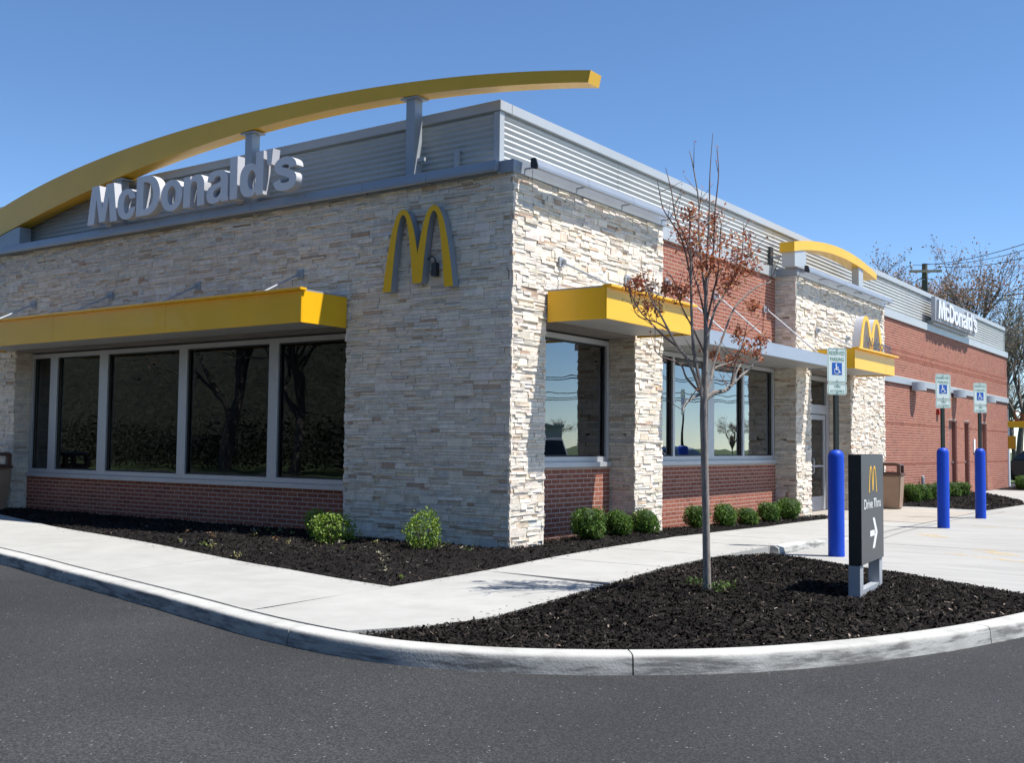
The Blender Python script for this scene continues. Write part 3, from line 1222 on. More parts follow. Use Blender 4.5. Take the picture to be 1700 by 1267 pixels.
# ------------------------------------------------------------------ windows
def window(axis, plane, a0, a1, z0, z1, muls, glass, fr=0.075, depth=0.13, sill=None, thick=()):
    """storefront window; muls = [(centre, width)] ; frame faces outward"""
    w = MB()
    def bx(mb, p, q, d0, d1, zz0, zz1):
        if axis == 'x':
            mb.box(plane+d0, plane+d1, p, q, zz0, zz1)
        else:
            mb.box(p, q, plane-d1, plane-d0, zz0, zz1)
    D0, D1 = -depth, 0.0
    bx(w, a0, a0+fr, D0, D1, z0, z1)
    bx(w, a1-fr, a1, D0, D1, z0, z1)
    bx(w, a0+fr, a1-fr, D0, D1-0.002, z0, z0+fr)
    bx(w, a0+fr, a1-fr, D0, D1-0.002, z1-fr, z1)
    win = w.build('window', M_alu, R)
    edges = [a0+fr]
    for c, wd in muls:
        m = MB()
        bx(m, c-wd/2, c+wd/2, D0+0.003, D1-0.004, z0+fr, z1-fr)
        m.build('mullion', M_alu, win)
        edges += [c-wd/2, c+wd/2]
    edges.append(a1-fr)
    for p, q in zip(edges[::2], edges[1::2]):
        g = MB()
        bx(g, p+0.012, q-0.012, -0.075, -0.069, z0+fr+0.012, z1-fr-0.012)
        g.build('pane', glass, win)
        k = MB()
        for (s, e, zz0, zz1) in ((p, p+0.022, z0+fr, z1-fr), (q-0.022, q, z0+fr, z1-fr), (p+0.022, q-0.022, z0+fr, z0+fr+0.022), (p+0.022, q-0.022, z1-fr-0.022, z1-fr)):
            bx(k, s, e, -0.06, -0.035, zz0, zz1)
        k.build('gasket', M_gasket, win)
    s = MB()
    bx(s, a0, a1, -0.06, 0.055, z0-0.075, z0-0.002)
    s.build('sill', M_alu, win, bevel=0.005)
    return win

window('y', RF, XW0+0.03, XW1-0.02, SILL_F+0.065, 2.99, [(-10.59, 0.23), (-9.055, 0.25), (-6.86, 0.21), (-4.69, 0.21)], G_front)
window('x', RX, YP1+0.02, YP2-0.02, SILL_S+0.06, 2.99, [], G_side)
window('x', RX, YP3+0.02, YT0-0.06, SILL_S+0.06, 2.99, [(5.38, 0.07), (6.84, 0.26), (8.28, 0.08)], G_side)

# ------------------------------------------------------------------ entrance door
DX = -0.50
dm = MB()
dm.box(DX-0.1, DX, YD0+0.0, YD0+0.09, 0.012, 3.0)
dm.box(DX-0.1, DX, YD1-0.2, YD1-0.01, 0.012, 3.0)
dm.box(DX-0.1, DX-0.001, YD0+0.09, YD1-0.2, 2.16, 2.36)
dm.box(DX-0.1, DX-0.001, YD0+0.09, YD1-0.2, 2.90, 3.0)
dm.box(DX-0.1, DX-0.002, 11.82, 11.90, 0.012, 2.16)
door = dm.build('entrance_door', M_alu, R)
for (p, q) in ((10.82, 11.80), (11.92, 13.02)):
    l = MB()
    X0, X1 = DX-0.075, DX-0.02
    l.box(X0, X1, p, p+0.09, 0.02, 2.14)
    l.box(X0, X1, q-0.12, q, 0.02, 2.14)
    l.box(X0, X1-0.001, p+0.09, q-0.12, 0.02, 0.33)
    l.box(X0, X1-0.001, p+0.09, q-0.12, 2.03, 2.14)
    l.build('leaf', M_alu, door)
    MB().box(DX-0.05, DX-0.044, p+0.09, q-0.12, 0.33, 2.03).build('pane', G_front, door)
    hy = p+0.16
    MB().tube([(DX+0.0-0.02, hy, 0.86), (DX+0.05, hy, 0.86), (DX+0.055, hy, 0.90), (DX+0.055, hy, 1.12), (DX+0.05, hy, 1.16), (DX-0.02, hy, 1.16)], 0.014, 8).build('handle', M_alu, door, smooth=True)
    MB().box(DX-0.045, DX-0.01, p+0.1, q-0.13, 0.98, 1.02).build('push_bar', M_alu, door)
MB().box(DX-0.05, DX-0.044, YD0+0.09, YD1-0.2, 2.36, 2.90).build('transom_pane', G_front, door)

# ------------------------------------------------------------------ canopies
def rod(p0, p1, parent):
    r = MB().tube([p0, p1], 0.014, 8).build('rod', M_grey, parent, smooth=True)
    return r

def plate(c, axis, parent):
    m = MB()
    if axis == 'x':
        m.box(c[0]+0.012, c[0]+0.035, c[1]-0.06, c[1]+0.06, c[2]-0.065, c[2]+0.065)
        m.box(c[0]+0.035, c[0]+0.10, c[1]-0.012, c[1]+0.012, c[2]-0.04, c[2]+0.03)
    else:
        m.box(c[0]-0.06, c[0]+0.06, c[1]-0.035, c[1]-0.012, c[2]-0.065, c[2]+0.065)
        m.box(c[0]-0.012, c[0]+0.012, c[1]-0.10, c[1]-0.035, c[2]-0.04, c[2]+0.03)
    m.build('bracket_plate', M_grey, parent)

def canopy_side(y0, y1, proj, zb, zt, yellow=True, joints=(), x_in=0.03, flange=0.075, color=None):
    col = color or M_yellow
    c = MB()
    c.box(x_in, proj-0.02, y0+0.02, y1-0.02, zb+0.03, zt-0.03)
    can = c.build('canopy', M_soffit, R)
    cuts = [y0]+list(joints)+[y1]
    for a, b_ in zip(cuts, cuts[1:]):
        MB().box(proj-0.02, proj, a+0.002, b_-0.002, zb, zt).build('fascia_panel', col, can, bevel=0.003)
    MB().box(x_in, proj-0.0205, y0, y0+0.02, zb+0.001, zt).build('fascia_panel', col, can)
    MB().box(x_in, proj-0.0205, y1-0.02, y1, zb+0.001, zt).build('fascia_panel', col, can)
    if flange:
        MB().box(proj-0.06, proj+flange, y0-0.0, y1+0.03, zt+0.001, zt+0.035).build('fascia_flange', col, can, bevel=0.003)
        MB().box(x_in, proj-0.061, y0, y1, zt+0.0015, zt+0.02).build('deck', M_soffit, can)
    return can

can = canopy_side(0.78, 3.24, 0.93, ZCAN, 3.43, joints=[], flange=0.07)
for y in (1.12, 2.92):
    plate((0, y, 3.87), 'x', can)
    rod((0.08, y, 3.85), (0.86, y, 3.46), can)
can2 = canopy_side(10.72, 13.48, 0.90, ZCAN, 3.42, joints=[12.85], flange=0.09)
for y in (11.0, 12.93):
    plate((0, y, 3.86), 'x', can2)
    rod((0.08, y, 3.84), (0.84, y, 3.45), can2)
M_fasciagrey = mat('grey_fascia', (0.36, 0.40, 0.45), 0.42, metal=0.25, noise=(1.5, .05))
cang = canopy_side(4.28, 10.45, 0.72, 2.99, 3.22, flange=0, x_in=0.03, color=M_fasciagrey)
MB().box(RX+0.01, 0.0295, 4.28, 9.84, 3.0, 3.2).build('soffit', M_soffit, cang)
for y in (5.05, 6.96, 9.27):
    plate((RX, y, 4.14), 'x', cang)
    rod((RX+0.08, y, 4.12), (0.64, y, 3.24), cang)

# front canopy (faces -Y)
cf = MB()
cf.box(-11.62, XW1+0.0, -0.88, -0.03, ZCAN+0.03, 3.43)
canf = cf.build('canopy', M_soffit, R)
for a, b_ in ((-11.64, -8.7), (-8.7, -5.75), (-5.75, -2.84)):
    MB().box(a+0.001, b_-0.001, -0.90, -0.88, ZCAN, 3.455).build('fascia_panel', M_yellow, canf, bevel=0.002)
MB().box(-2.86, -2.84, -0.8795, -0.03, ZCAN+0.001, 3.455).build('fascia_panel', M_yellow, canf)
MB().box(-11.64, -11.62, -0.8795, -0.03, ZCAN+0.001, 3.455).build('fascia_panel', M_yellow, canf)
MB().box(-11.66, -2.80, -0.96, -0.84, 3.456, 3.49).build('fascia_flange', M_yellow, canf, bevel=0.003)
MB().box(-11.64, -2.84, -0.839, -0.03, 3.457, 3.475).build('deck', M_soffit, canf)
for x in (-3.8, -6.12, -8.43, -10.77):
    plate((x, 0, 3.87), 'y', canf)
    rod((x, -0.08, 3.85), (x, -0.80, 3.48), canf)

# ------------------------------------------------------------------ yellow roof arches
topP = np.array([(-12.25, 5.85), (-10.81, 6.14), (-9.48, 6.33), (-8.23, 6.44), (-6.8, 6.52), (-5.49, 6.54), (-4.06, 6.53), (-2.75, 6.47), (-1.31, 6.36), (-.27, 6.23), (1.09, 6.01)])
botP = np.array([(-12.21, 5.33), (-11.26, 5.51), (-10.1, 5.72), (-8.64, 5.95), (-7.07, 6.12), (-5.33, 6.24), (-3.34, 6.29), (-2.28, 6.24), (-1.03, 6.14), (-.27, 6.06), (1.09, 5.86)])
pt_ = np.polyfit(topP[:, 0], topP[:, 1], 4)
pb_ = np.polyfit(botP[:, 0], botP[:, 1], 4)
xsA = np.linspace(-13.8, 1.09, 70)
outline = [(x, np.polyval(pt_, x)) for x in xsA] + [(x - 0.035*(1 if x > 1.05 else 0), np.polyval(pb_, x)) for x in xsA[::-1]]
arch = MB().prism(outline, 'y', 0.086, 0.345).build('roof_arch', M_yellow, R)
for x in (-8.53, -5.18, -1.85):
    MB().box(x-0.078, x+0.078, 0.13, 0.29, 5.031, np.polyval(pb_, x)+0.03).build('post', M_grey, arch)
    bz = np.polyval(pb_, x)
    MB().box(x-0.16, x+0.16, 0.10, 0.33, bz-0.035, bz-0.012).build('base_plate', M_grey, arch)
    MB().box(x+0.078, x+0.20, 0.2, 0.24, 5.30, 5.35).build('brace', M_cap, arch)
MB().prism([(-12.7, 5.031), (-11.55, 5.031), (-11.55, 5.43), (-11.9, 5.40), (-12.7, 5.22)], 'y', 0.10, 0.33).build('post', M_grey, arch)
MB().box(-1.25, -1.17, PY-0.06, PY-0.02, 5.10, 5.42).build('cable_bracket', M_cap, R)

# second, smaller arch over the entrance tower (runs along Y)
t2 = np.array([(9.53, 5.50), (10.62, 5.68), (12.12, 5.79), (13.78, 5.74), (14.92, 5.57)])
b2 = np.array([(9.56, 5.31), (10.7, 5.50), (11.8, 5.59), (13.56, 5.57), (14.82, 5.45)])
pt2 = np.polyfit(t2[:, 0], t2[:, 1], 3)
pb2 = np.polyfit(b2[:, 0], b2[:, 1], 3)
ysA = np.linspace(9.55, 14.92, 40)
outline = [(y, np.polyval(pt2, y)) for y in ysA] + [(y, np.polyval(pb2, y)) for y in ysA[::-1]]
arch2 = MB().prism(outline, 'x', -0.22, 0.09).build('roof_arch', M_yellow, R)
MB().box(-0.20, 0.07, 9.62, 10.25, ZC1-0.002, 5.40).build('post', M_cap, arch2)
MB().box(-0.10, 0.06, 13.66, 13.98, ZC1-0.002, 5.58).build('post', M_cap, arch2)
MB().box(PX+0.02, -0.2, 9.75, 9.80, 5.24, 5.28).build('brace', M_grey, arch2)
MB().box(PX+0.02, PX+0.06, 9.70, 9.85, 5.10, 5.48).build('brace', M_dark, arch2)
MB().box(PX+0.02, -0.1, 13.5, 13.55, 5.18, 5.22).build('brace', M_grey, arch2)

# ------------------------------------------------------------------ service doors
M_door = mat('brown_door', (0.30, 0.135, 0.10), 0.55, noise=(3, .05))
for i, (a, b_) in enumerate(DOORS):
    d = MB().box(RX-0.17, RX-0.13, a+0.05, b_-0.05, 0.01, ZD-0.05).build('service_door', M_door, R)
    f = MB()
    f.box(RX-0.18, RX-0.02, a, a+0.05, 0, ZD)
    f.box(RX-0.18, RX-0.02, b_-0.05, b_, 0, ZD)
    f.box(RX-0.18, RX-0.021, a+0.05, b_-0.05, ZD-0.05, ZD)
    f.build('frame', M_door, d)
    MB().box(RX-0.13, RX-0.09, b_-0.17, b_-0.10, 0.98, 1.03).build('handle', M_alu, d)
    if i == 1:
        for k in range(8):
            MB().box(RX-0.13, RX-0.118, a+0.15, b_-0.2, 0.30+k*0.07, 0.335+k*0.07).build('louvre', M_door, d)
    if i == 0:
        MB().box(RX-0.13, RX-0.122, a+0.3, a+0.55, 1.45, 1.65).build('notice', M_dark, d)
MB().box(RX, RX+0.03, 27.05, 27.25, 1.30, 1.75).build('notice_board', M_white, R)
MB().lathe([(0.0, 0), (0.05, 0), (0.05, 0.25), (0.035, 0.30), (0.0, 0.32)], (RX+0.09, 20.5, 0.35), 12).build('standpipe', M_grey, R)

# ------------------------------------------------------------------ text helper
def text_mesh(body, offset=0.0, extrude=0.0, spacing=1.0):
    cu = bpy.data.curves.new('text', 'FONT')
    cu.body = body
    cu.size = 1.0
    cu.offset = offset
    cu.extrude = extrude
    cu.space_character = spacing
    cu.resolution_u = 6
    ob = bpy.data.objects.new('text', cu)
    COL.objects.link(ob)
    dg = bpy.context.evaluated_depsgraph_get()
    dg.update()
    me = bpy.data.meshes.new_from_object(ob.evaluated_get(dg))
    bpy.data.objects.remove(ob)
    bpy.data.curves.remove(cu)
    return me

def fit_mesh(me, origin, ux, uz, w, h, un=None, flip=1, box=None):
    """maps text mesh (x,y,z) into u (width w), z (height h), depth along un; box = reference extents"""
    co = np.empty(len(me.vertices)*3, dtype=np.float32)
    me.vertices.foreach_get('co', co)
    co = co.reshape(-1, 3)
    lo, hi = (co.min(0), co.max(0)) if box is None else box
    u = (co[:, 0]-lo[0])/(hi[0]-lo[0])*w
    v = (co[:, 1]-lo[1])/(hi[1]-lo[1])*h
    ux, uz = np.array(ux, float), np.array(uz, float)
    un_ = np.array(un if un is not None else np.cross(ux, uz), float)
    P = np.array(origin)+u[:, None]*ux+v[:, None]*uz+co[:, 2:3]*un_
    me.vertices.foreach_set('co', P.astype(np.float32).ravel())
    me.update()
    return me

def flat_text(name, body, origin, ux, uz, w, h, m, parent, offset=0.0):
    me = fit_mesh(text_mesh(body, offset), origin, ux, uz, w, h)
    me.materials.clear()
    me.materials.append(m)
    return link(name, me, parent)

def stroke_outline(pts, w):
    c = [Vector((p[0], p[1], 0)) for p in pts]
    a, b = [], []
    for i, p in enumerate(c):
        t = (c[min(i+1, len(c)-1)]-c[max(i-1, 0)]).normalized()
        n = Vector((-t.y, t.x, 0))*w/2
        a.append((p+n)[:2])
        b.append((p-n)[:2])
    return [tuple(q) for q in a]+[tuple(q) for q in b[::-1]]

def ell(cx, cy, rx, ry, a0=0, a1=360, n=28):
    return [(cx+rx*math.cos(math.radians(t)), cy+ry*math.sin(math.radians(t))) for t in np.linspace(a0, a1, n)]

def smooth2(pts, per=5):
    return [tuple(p[:2]) for p in catmull([(x, y, 0) for x, y in pts], per)]

GLYPHS = {
    'M': (1.00, [[(0, 0), (.13, 1), (.375, 1), (.495, .36), (.615, 1), (.86, 1), (.99, 0), (.765, 0), (.705, .66), (.585, .03), (.405, .03), (.285, .66), (.225, 0)]]),
    'c': (0.60, [smooth2([(.565, .50), (.53, .62), (.44, .73), (.30, .765), (.15, .73), (.04, .60), (.0, .38), (.04, .16), (.15, .03), (.30, -.015), (.44, .02), (.53, .13), (.57, .27)]) + [(.385, .27)] + smooth2([(.37, .19), (.30, .135), (.235, .18), (.20, .38), (.235, .57), (.30, .615), (.36, .58), (.375, .50)])]),
    'D': (0.76, [[(0, 0), (0, 1)] + ell(.33, .5, .40, .5, 90, -90), ell(.30, .5, .22, .335, -90, 90) + [(.215, .835), (.215, .165)]]),
    'o': (0.67, [ell(.32, .375, .32, .39)[:-1], ell(.32, .375, .125, .235)[:-1]]),
    'n': (0.66, [[(0, 0), (0, .75), (.195, .75), (.195, .66)] + smooth2([(.24, .72), (.36, .765), (.50, .73), (.58, .60), (.595, .45)]) + [(.595, 0), (.395, 0), (.395, .44)] + smooth2([(.39, .52), (.35, .60), (.27, .605), (.22, .55), (.20, .44)]) + [(.20, 0)]]),
    'a': (0.64, [[(.61, 0), (.415, 0), (.40, .07)] + smooth2([(.34, .01), (.20, -.015), (.06, .03), (.0, .17), (.03, .33), (.15, .42), (.30, .455), (.39, .49)]) + smooth2([(.39, .54), (.36, .61), (.28, .625), (.215, .59), (.20, .52)]) + [(.02, .52)] + smooth2([(.04, .64), (.13, .735), (.30, .765), (.47, .735), (.565, .63), (.585, .50)]) + [(.585, .13), (.61, .03)], smooth2([(.39, .36), (.385, .23), (.32, .135), (.24, .125), (.195, .19), (.215, .28), (.30, .325), (.39, .36)])[:-1]]),
    'l': (0.27, [[(0, 0), (0, 1), (.20, 1), (.20, 0)]]),
    'd': (0.68, [[(.61, 0), (.61, 1), (.41, 1), (.41, .68)] + smooth2([(.36, .74), (.25, .765), (.11, .72), (.02, .57), (.0, .375), (.02, .18), (.11, .03), (.25, -.015), (.36, .02), (.42, .09)]) + [(.42, 0)], ell(.31, .375, .105, .225)[:-1]]),
    "'": (0.20, [[(0, 1.0), (.17, 1.0), (.135, .64), (.035, .64)]]),
    's': (0.58, [stroke_outline(smooth2([(.475, .50), (.44, .60), (.29, .67), (.13, .62), (.105, .53), (.16, .455), (.33, .385), (.455, .30), (.475, .20), (.42, .11), (.28, .075), (.12, .11), (.075, .235)], 6), .175)]),
}

def glyph_mesh(rings, depth):
    cu = bpy.data.curves.new('glyph', 'CURVE')
    cu.dimensions = '2D'
    cu.fill_mode = 'BOTH'
    cu.extrude = depth/2
    for ring in rings:
        sp = cu.splines.new('POLY')
        sp.points.add(len(ring)-1)
        for q, p in zip(sp.points, ring):
            q.co = (p[0], p[1], 0, 1)
        sp.use_cyclic_u = True
    ob = bpy.data.objects.new('glyph', cu)
    COL.objects.link(ob)
    dg = bpy.context.evaluated_depsgraph_get()
    dg.update()
    me = bpy.data.meshes.new_from_object(ob.evaluated_get(dg))
    bpy.data.objects.remove(ob)
    bpy.data.curves.remove(cu)
    return me

def letter_sign(root, body, origin, ux, un, w, h, depth, m_face, m_side):
    """raised letters, one mesh each; ux along the text, un outward; origin = lower left of the back"""
    ux, un = np.array(ux, float), np.array(un, float)
    total = sum(GLYPHS[ch][0] for ch in body)-0.06
    x = 0.0
    for ch in body:
        adv, rings = GLYPHS[ch]
        me = glyph_mesh(rings, depth)
        co = np.empty(len(me.vertices)*3, dtype=np.float32)
        me.vertices.foreach_get('co', co)
        co = co.reshape(-1, 3).astype(float)
        P = np.array(origin)+((co[:, 0]+x)/total*w)[:, None]*ux+(co[:, 1]*h)[:, None]*np.array((0, 0, 1.0))+(co[:, 2]+depth/2)[:, None]*un
        me.vertices.foreach_set('co', P.astype(np.float32).ravel())
        me.materials.clear()
        me.materials.append(m_face)
        me.materials.append(m_side)
        bm = bmesh.new()
        bm.from_mesh(me)
        bmesh.ops.remove_doubles(bm, verts=bm.verts, dist=1e-5)
        bmesh.ops.recalc_face_normals(bm, faces=bm.faces)
        nn = Vector(un)
        for f in bm.faces:
            f.material_index = 0 if f.normal.dot(nn) > 0.7 else 1
            f.smooth = False
        bm.to_mesh(me)
        bm.free()
        me.name = 'letter'
        link('letter', me, root)
        x += adv

# lettering on the front roof
sgn = thing('lettering_sign', 'large white raised letters below the long yellow roof arch', 'sign', (-6.2, -0.2, 5.05), world_coords=True)
letter_sign(sgn, "McDonald's", (-8.80, -0.13, 5.085), (1, 0, 0), (0, -1, 0), 5.10, 0.66, 0.14, M_letter, M_letter_side)
for x in (-8.40, -5.05):
    MB().box(x-0.07, x+0.07, -0.128, 0.11, 5.04, 5.20).build('bracket', M_cap, sgn)
MB().box(-8.6, -3.75, -0.127, -0.09, 5.25, 5.30).build('rail', M_grey, sgn)

# boxed sign on the side parapet
sg2 = thing('boxed_lettering_sign', 'grey boxed sign with white letters on the corrugated side parapet', 'sign', (-0.4, 24, 5.1), world_coords=True)
MB().box(PX+0.02, -0.30, 21.65, 25.9, 5.05, 5.16).build('mounting_rail', M_grey, sg2)
MB().box(-0.30, -0.19, 21.4, 26.5, 5.13, 5.83).build('cabinet', M_grey, sg2, bevel=0.004)
letter_sign(sg2, "McDonald's", (-0.189, 21.5, 5.20), (0, 1, 0), (1, 0, 0), 4.85, 0.55, 0.07, M_letter, M_letter_side)

# ------------------------------------------------------------------ arches logo
def arches_outline(x0, x1, z0, z1, wf, wt, zc):
    """outline polygon of the double arch; wf foot width, wt crown thickness, zc centre leg bottom"""
    W = x1-x0
    mid = (x0+x1)/2
    a = (W/2+wf/2)/2
    c1, c2 = x0+a, x1-a
    H = z1-z0
    def outer(c, x):
        t = min(1.0, abs(x-c)/a)
        return z0+H*(1-t**2.3)
    def inner(c, x):
        ai = a-wf
        t = min(1.0, abs(x-c)/ai)
        return z0+(H-wt)*(1-t**2.3)
    n = 18
    pts = [(x, max(z0, outer(c1, x))) for x in np.linspace(x0, mid, 2*n)]
    pts += [(x, max(z0, outer(c2, x))) for x in np.linspace(mid, x1, 2*n)[1:]]
    ai = a-wf
    inn = []
    for c in (c2, c1):
        xs_ = np.linspace(c+ai, c-ai, 2*n)
        seq = []
        for x in xs_:
            z = inner(c, x)
            if c == c2 and x < c and z < zc:
                z = zc
            if c == c1 and x > c and z < zc:
                z = zc
            seq.append((x, z))
        inn += seq
    poly = [(x0, z0)]+[p for p in pts[1:-1]]+[(x1, z0)]+inn
    return poly

lg = thing('arches_logo', 'large yellow double arch mounted on the shaded stone corner', 'sign', (-1.45, -0.05, 3.45), world_coords=True)
poly = arches_outline(-2.055, -0.835, 3.455, 4.56, 0.145, 0.075, 3.535)
MB().prism(poly, 'y', -0.150, -0.142).build('face', M_logo_y, lg)
MB().prism(poly, 'y', -0.1415, -0.02).build('return', M_coping, lg)
MB().box(-1.245, -1.165, -0.10, -0.03, 3.62, 3.80).build('junction_box', M_dark, lg)
MB().tube([(-1.205, -0.06, 3.80), (-1.205, -0.07, 3.86), (-1.25, -0.08, 3.89), (-1.32, -0.08, 3.86)], 0.012, 6).build('conduit', M_dark, lg, smooth=True)

wl = thing('welcome_arches_sign', 'yellow double arch with small welcome lettering on top of the entrance canopy', 'sign', (0.86, 11.9, 3.46), world_coords=True)
poly = arches_outline(11.15, 12.72, 3.46, 4.17, 0.17, 0.09, 3.50)
MB().prism(poly, 'x', 0.86, 0.875).build('face', M_logo_y, wl)
MB().prism(poly, 'x', 0.70, 0.8595).build('return', M_letter_side, wl)
flat_text('lettering', 'Welcome', (0.905, 11.45, 3.50), (0, 1, 0), (0, 0, 1), 1.75, 0.24, mat('welcome_letters', (0.035, 0.04, 0.06), 0.5), wl, 0.01)
MB().box(0.878, 0.90, 11.4, 13.25, 3.457, 3.475).build('letter_rail', M_grey, wl)

# ------------------------------------------------------------------ wall wash light bars
def light_bar(label, axis, a0, a1, c, z, r=0.075, vs=1.0):
    t = thing('light_bar', label, 'light', (0, 0, 0), world_coords=True)
    n = max(2, int(round((a1-a0)/1.15)))
    st = (a1-a0)/n
    half = [(-0.045, 0.075), (0.005, 0.082), (0.03, 0.07), (r, -0.005), (r, -0.04), (r-0.02, -0.055), (-0.01, -0.04), (-0.045, -0.02)]
    for i in range(n):
        p, q = a0+i*st+0.003, a0+(i+1)*st-0.003
        if axis == 'x':
            MB().prism([(c+u, z+v*vs) for u, v in half], 'y', p, q).build('housing', M_coping, t)
        else:
            MB().prism([(c-u, z+v*vs) for u, v in half], 'x', p, q).build('housing', M_coping, t)
    for i in range(n+1):
        p = a0+i*st
        if axis == 'x':
            MB().box(0.035, c-0.01, p-0.012, p+0.012, z-0.045, z-0.025).build('arm', M_grey, t)
        else:
            MB().box(p-0.012, p+0.012, c+0.02, -0.046, z-0.085, z-0.055).build('arm', M_grey, t)
    if axis == 'x':
        MB().prism([(c+u*1.06, z+v*1.15) for u, v in half], 'y', a0-0.02, a0+0.0).build('end_cap', M_dark, t)
    return t
light_bar('long grey light bar along the shaded front coping', 'y', XL+0.3, -0.18, -0.092, 4.945, 0.045, 1.15)
light_bar('grey light bar along the sunlit coping of the stone corner', 'x', 0.22, 4.0, 0.180, 4.985, 0.055)
light_bar('grey light bar along the coping above the entrance', 'x', 10.0, 15.7, 0.180, 4.985, 0.055)

for i, (y, lb) in enumerate(((19.95, 'half round wall light on the grey band, nearest the entrance'), (24.6, 'half round wall light on the grey band, middle of three'), (28.9, 'half round wall light on the grey band, farthest from the entrance'))):
    t = thing('wall_light', lb, 'light', (RX+0.05, y, 3.12), 0, 'wall lights on the brick side wall')
    pr = [(0.0, -0.32), (0.0, 0.32)] + [(0.30*math.cos(a), 0.32*math.sin(a)) for a in np.linspace(math.radians(80), math.radians(-80), 12)]
    MB().prism(pr, 'z', -0.10, 0.13).build('shade', M_grey, t, smooth=True)
    MB().box(0.001, 0.12, -0.08, 0.08, -0.104, -0.1005).build('lens', M_white, t)
tag(MB().box(RX+0.001, RX+0.09, 22.4, 22.62, 2.42, 2.60).build('alarm_bell', mat('alarm_red', (0.42, 0.02, 0.015), 0.4)), 'small red alarm bell on the brick side wall', 'alarm')

# ------------------------------------------------------------------ bollards with parking signs
M_blue = mat('blue_plastic', (0.002, 0.052, 0.46), 0.5, noise=(4, .06), spec=0.35)
M_post = mat('green_black_post', (0.012, 0.018, 0.014), 0.5)
M_signface = mat('sign_white', (0.66, 0.74, 0.69), 0.45)
M_green = mat('sign_green', (0.05, 0.22, 0.12), 0.5)
M_isa = mat('sign_blue', (0.01, 0.10, 0.42), 0.5)

def rounded_rect(w, h, r, n=5):
    pts = []
    for cx, cz, a0 in ((w/2-r, h/2-r, 0), (-w/2+r, h/2-r, 90), (-w/2+r, -h/2+r, 180), (w/2-r, -h/2+r, 270)):
        for k in range(n+1):
            t = math.radians(a0+90*k/n)
            pts.append((cx+r*math.cos(t), cz+r*math.sin(t)))
    return pts

def ring_mesh(outer, inner, y):
    mb = MB()
    n = len(outer)
    for (a, b), (c, d) in zip(outer, inner):
        mb.v += [(a, y, b), (c, y, d)]
    for i in range(n):
        j = (i+1) % n
        mb.f.append((2*i, 2*j, 2*j+1, 2*i+1))
        mb.t.append(None)
    return mb

def sign_plate(parent, z0, w, h, name):
    """plate facing local -Y, centred on x=0; returns plate object"""
    zc = z0+h/2
    p = MB().prism([(a, b+zc) for a, b in rounded_rect(w, h, 0.035)], 'y', -0.034, -0.031).build(name, M_signface, parent)
    o = rounded_rect(w-0.022, h-0.022, 0.028)
    i_ = rounded_rect(w-0.034, h-0.034, 0.024)
    ring_mesh([(a, b+zc) for a, b in o], [(a, b+zc) for a, b in i_], -0.0352).build('border', M_green, p, recalc=False)
    return p

def parking_sign(parent, zb):
    p = sign_plate(parent, zb+0.155, 0.305, 0.46, 'sign_plate')
    zt = zb+0.155
    X, Z = (1, 0, 0), (0, 0, 1)
    flat_text('lettering', 'RESERVED', (-0.122, -0.0355, zt+0.365), X, Z, 0.244, 0.050, M_green, p, 0.004)
    flat_text('lettering', 'PARKING', (-0.108, -0.0355, zt+0.285), X, Z, 0.216, 0.050, M_green, p, 0.004)
    MB().poly([(-0.078, -0.0355, zt+0.105), (0.078, -0.0355, zt+0.105), (0.078, -0.0355, zt+0.265), (-0.078, -0.0355, zt+0.265)]).build('symbol_panel', M_isa, p)
    sy = MB()
    y = -0.0362
    def stroke2(pts, w):
        for (a, b), (c, d) in zip(pts, pts[1:]):
            t = Vector((c-a, d-b, 0)).normalized()
            n_ = (-t.y*w/2, t.x*w/2)
            e = (t.x*w/2, t.y*w/2)
            sy.poly([(a+n_[0]-e[0], y, b+n_[1]-e[1]), (a-n_[0]-e[0], y, b-n_[1]-e[1]), (c-n_[0]+e[0], y, d-n_[1]+e[1]), (c+n_[0]+e[0], y, d+n_[1]+e[1])])
    cx, cz = -0.006, zt+0.160
    sy.poly([(-0.012+0.0115*math.cos(t), y, zt+0.240+0.0115*math.sin(t)) for t in np.linspace(0, 2*math.pi, 14)[:-1]])
    stroke2([(-0.012, zt+0.222), (-0.008, zt+0.178)], 0.016)
    y = -0.0364
    stroke2([(-0.010, zt+0.203), (0.022, zt+0.203)], 0.011)
    y = -0.0366
    stroke2([(-0.008, zt+0.176), (0.026, zt+0.176), (0.040, zt+0.136), (0.052, zt+0.140)], 0.013)
    y = -0.0368
    stroke2([(cx+0.036*math.cos(math.radians(t)), cz-0.006+0.036*math.sin(math.radians(t))) for t in range(120, 345, 15)], 0.011)
    sy.build('wheelchair_symbol', M_white, p, recalc=False)
    q = sign_plate(parent, zb, 0.305, 0.150, 'sign_plate')
    flat_text('lettering', 'VAN', (-0.048, -0.0355, zb+0.085), X, Z, 0.096, 0.040, M_green, q, 0.004)
    flat_text('lettering', 'ACCESSIBLE', (-0.112, -0.0355, zb+0.032), X, Z, 0.224, 0.032, M_green, q, 0.002)
    for zz in (zt+0.03, zt+0.43, zb+0.125, zb+0.022):
        MB().tube([(0, -0.031, zz), (0, -0.040, zz)], 0.007, 8).build('bolt', M_dark, p)

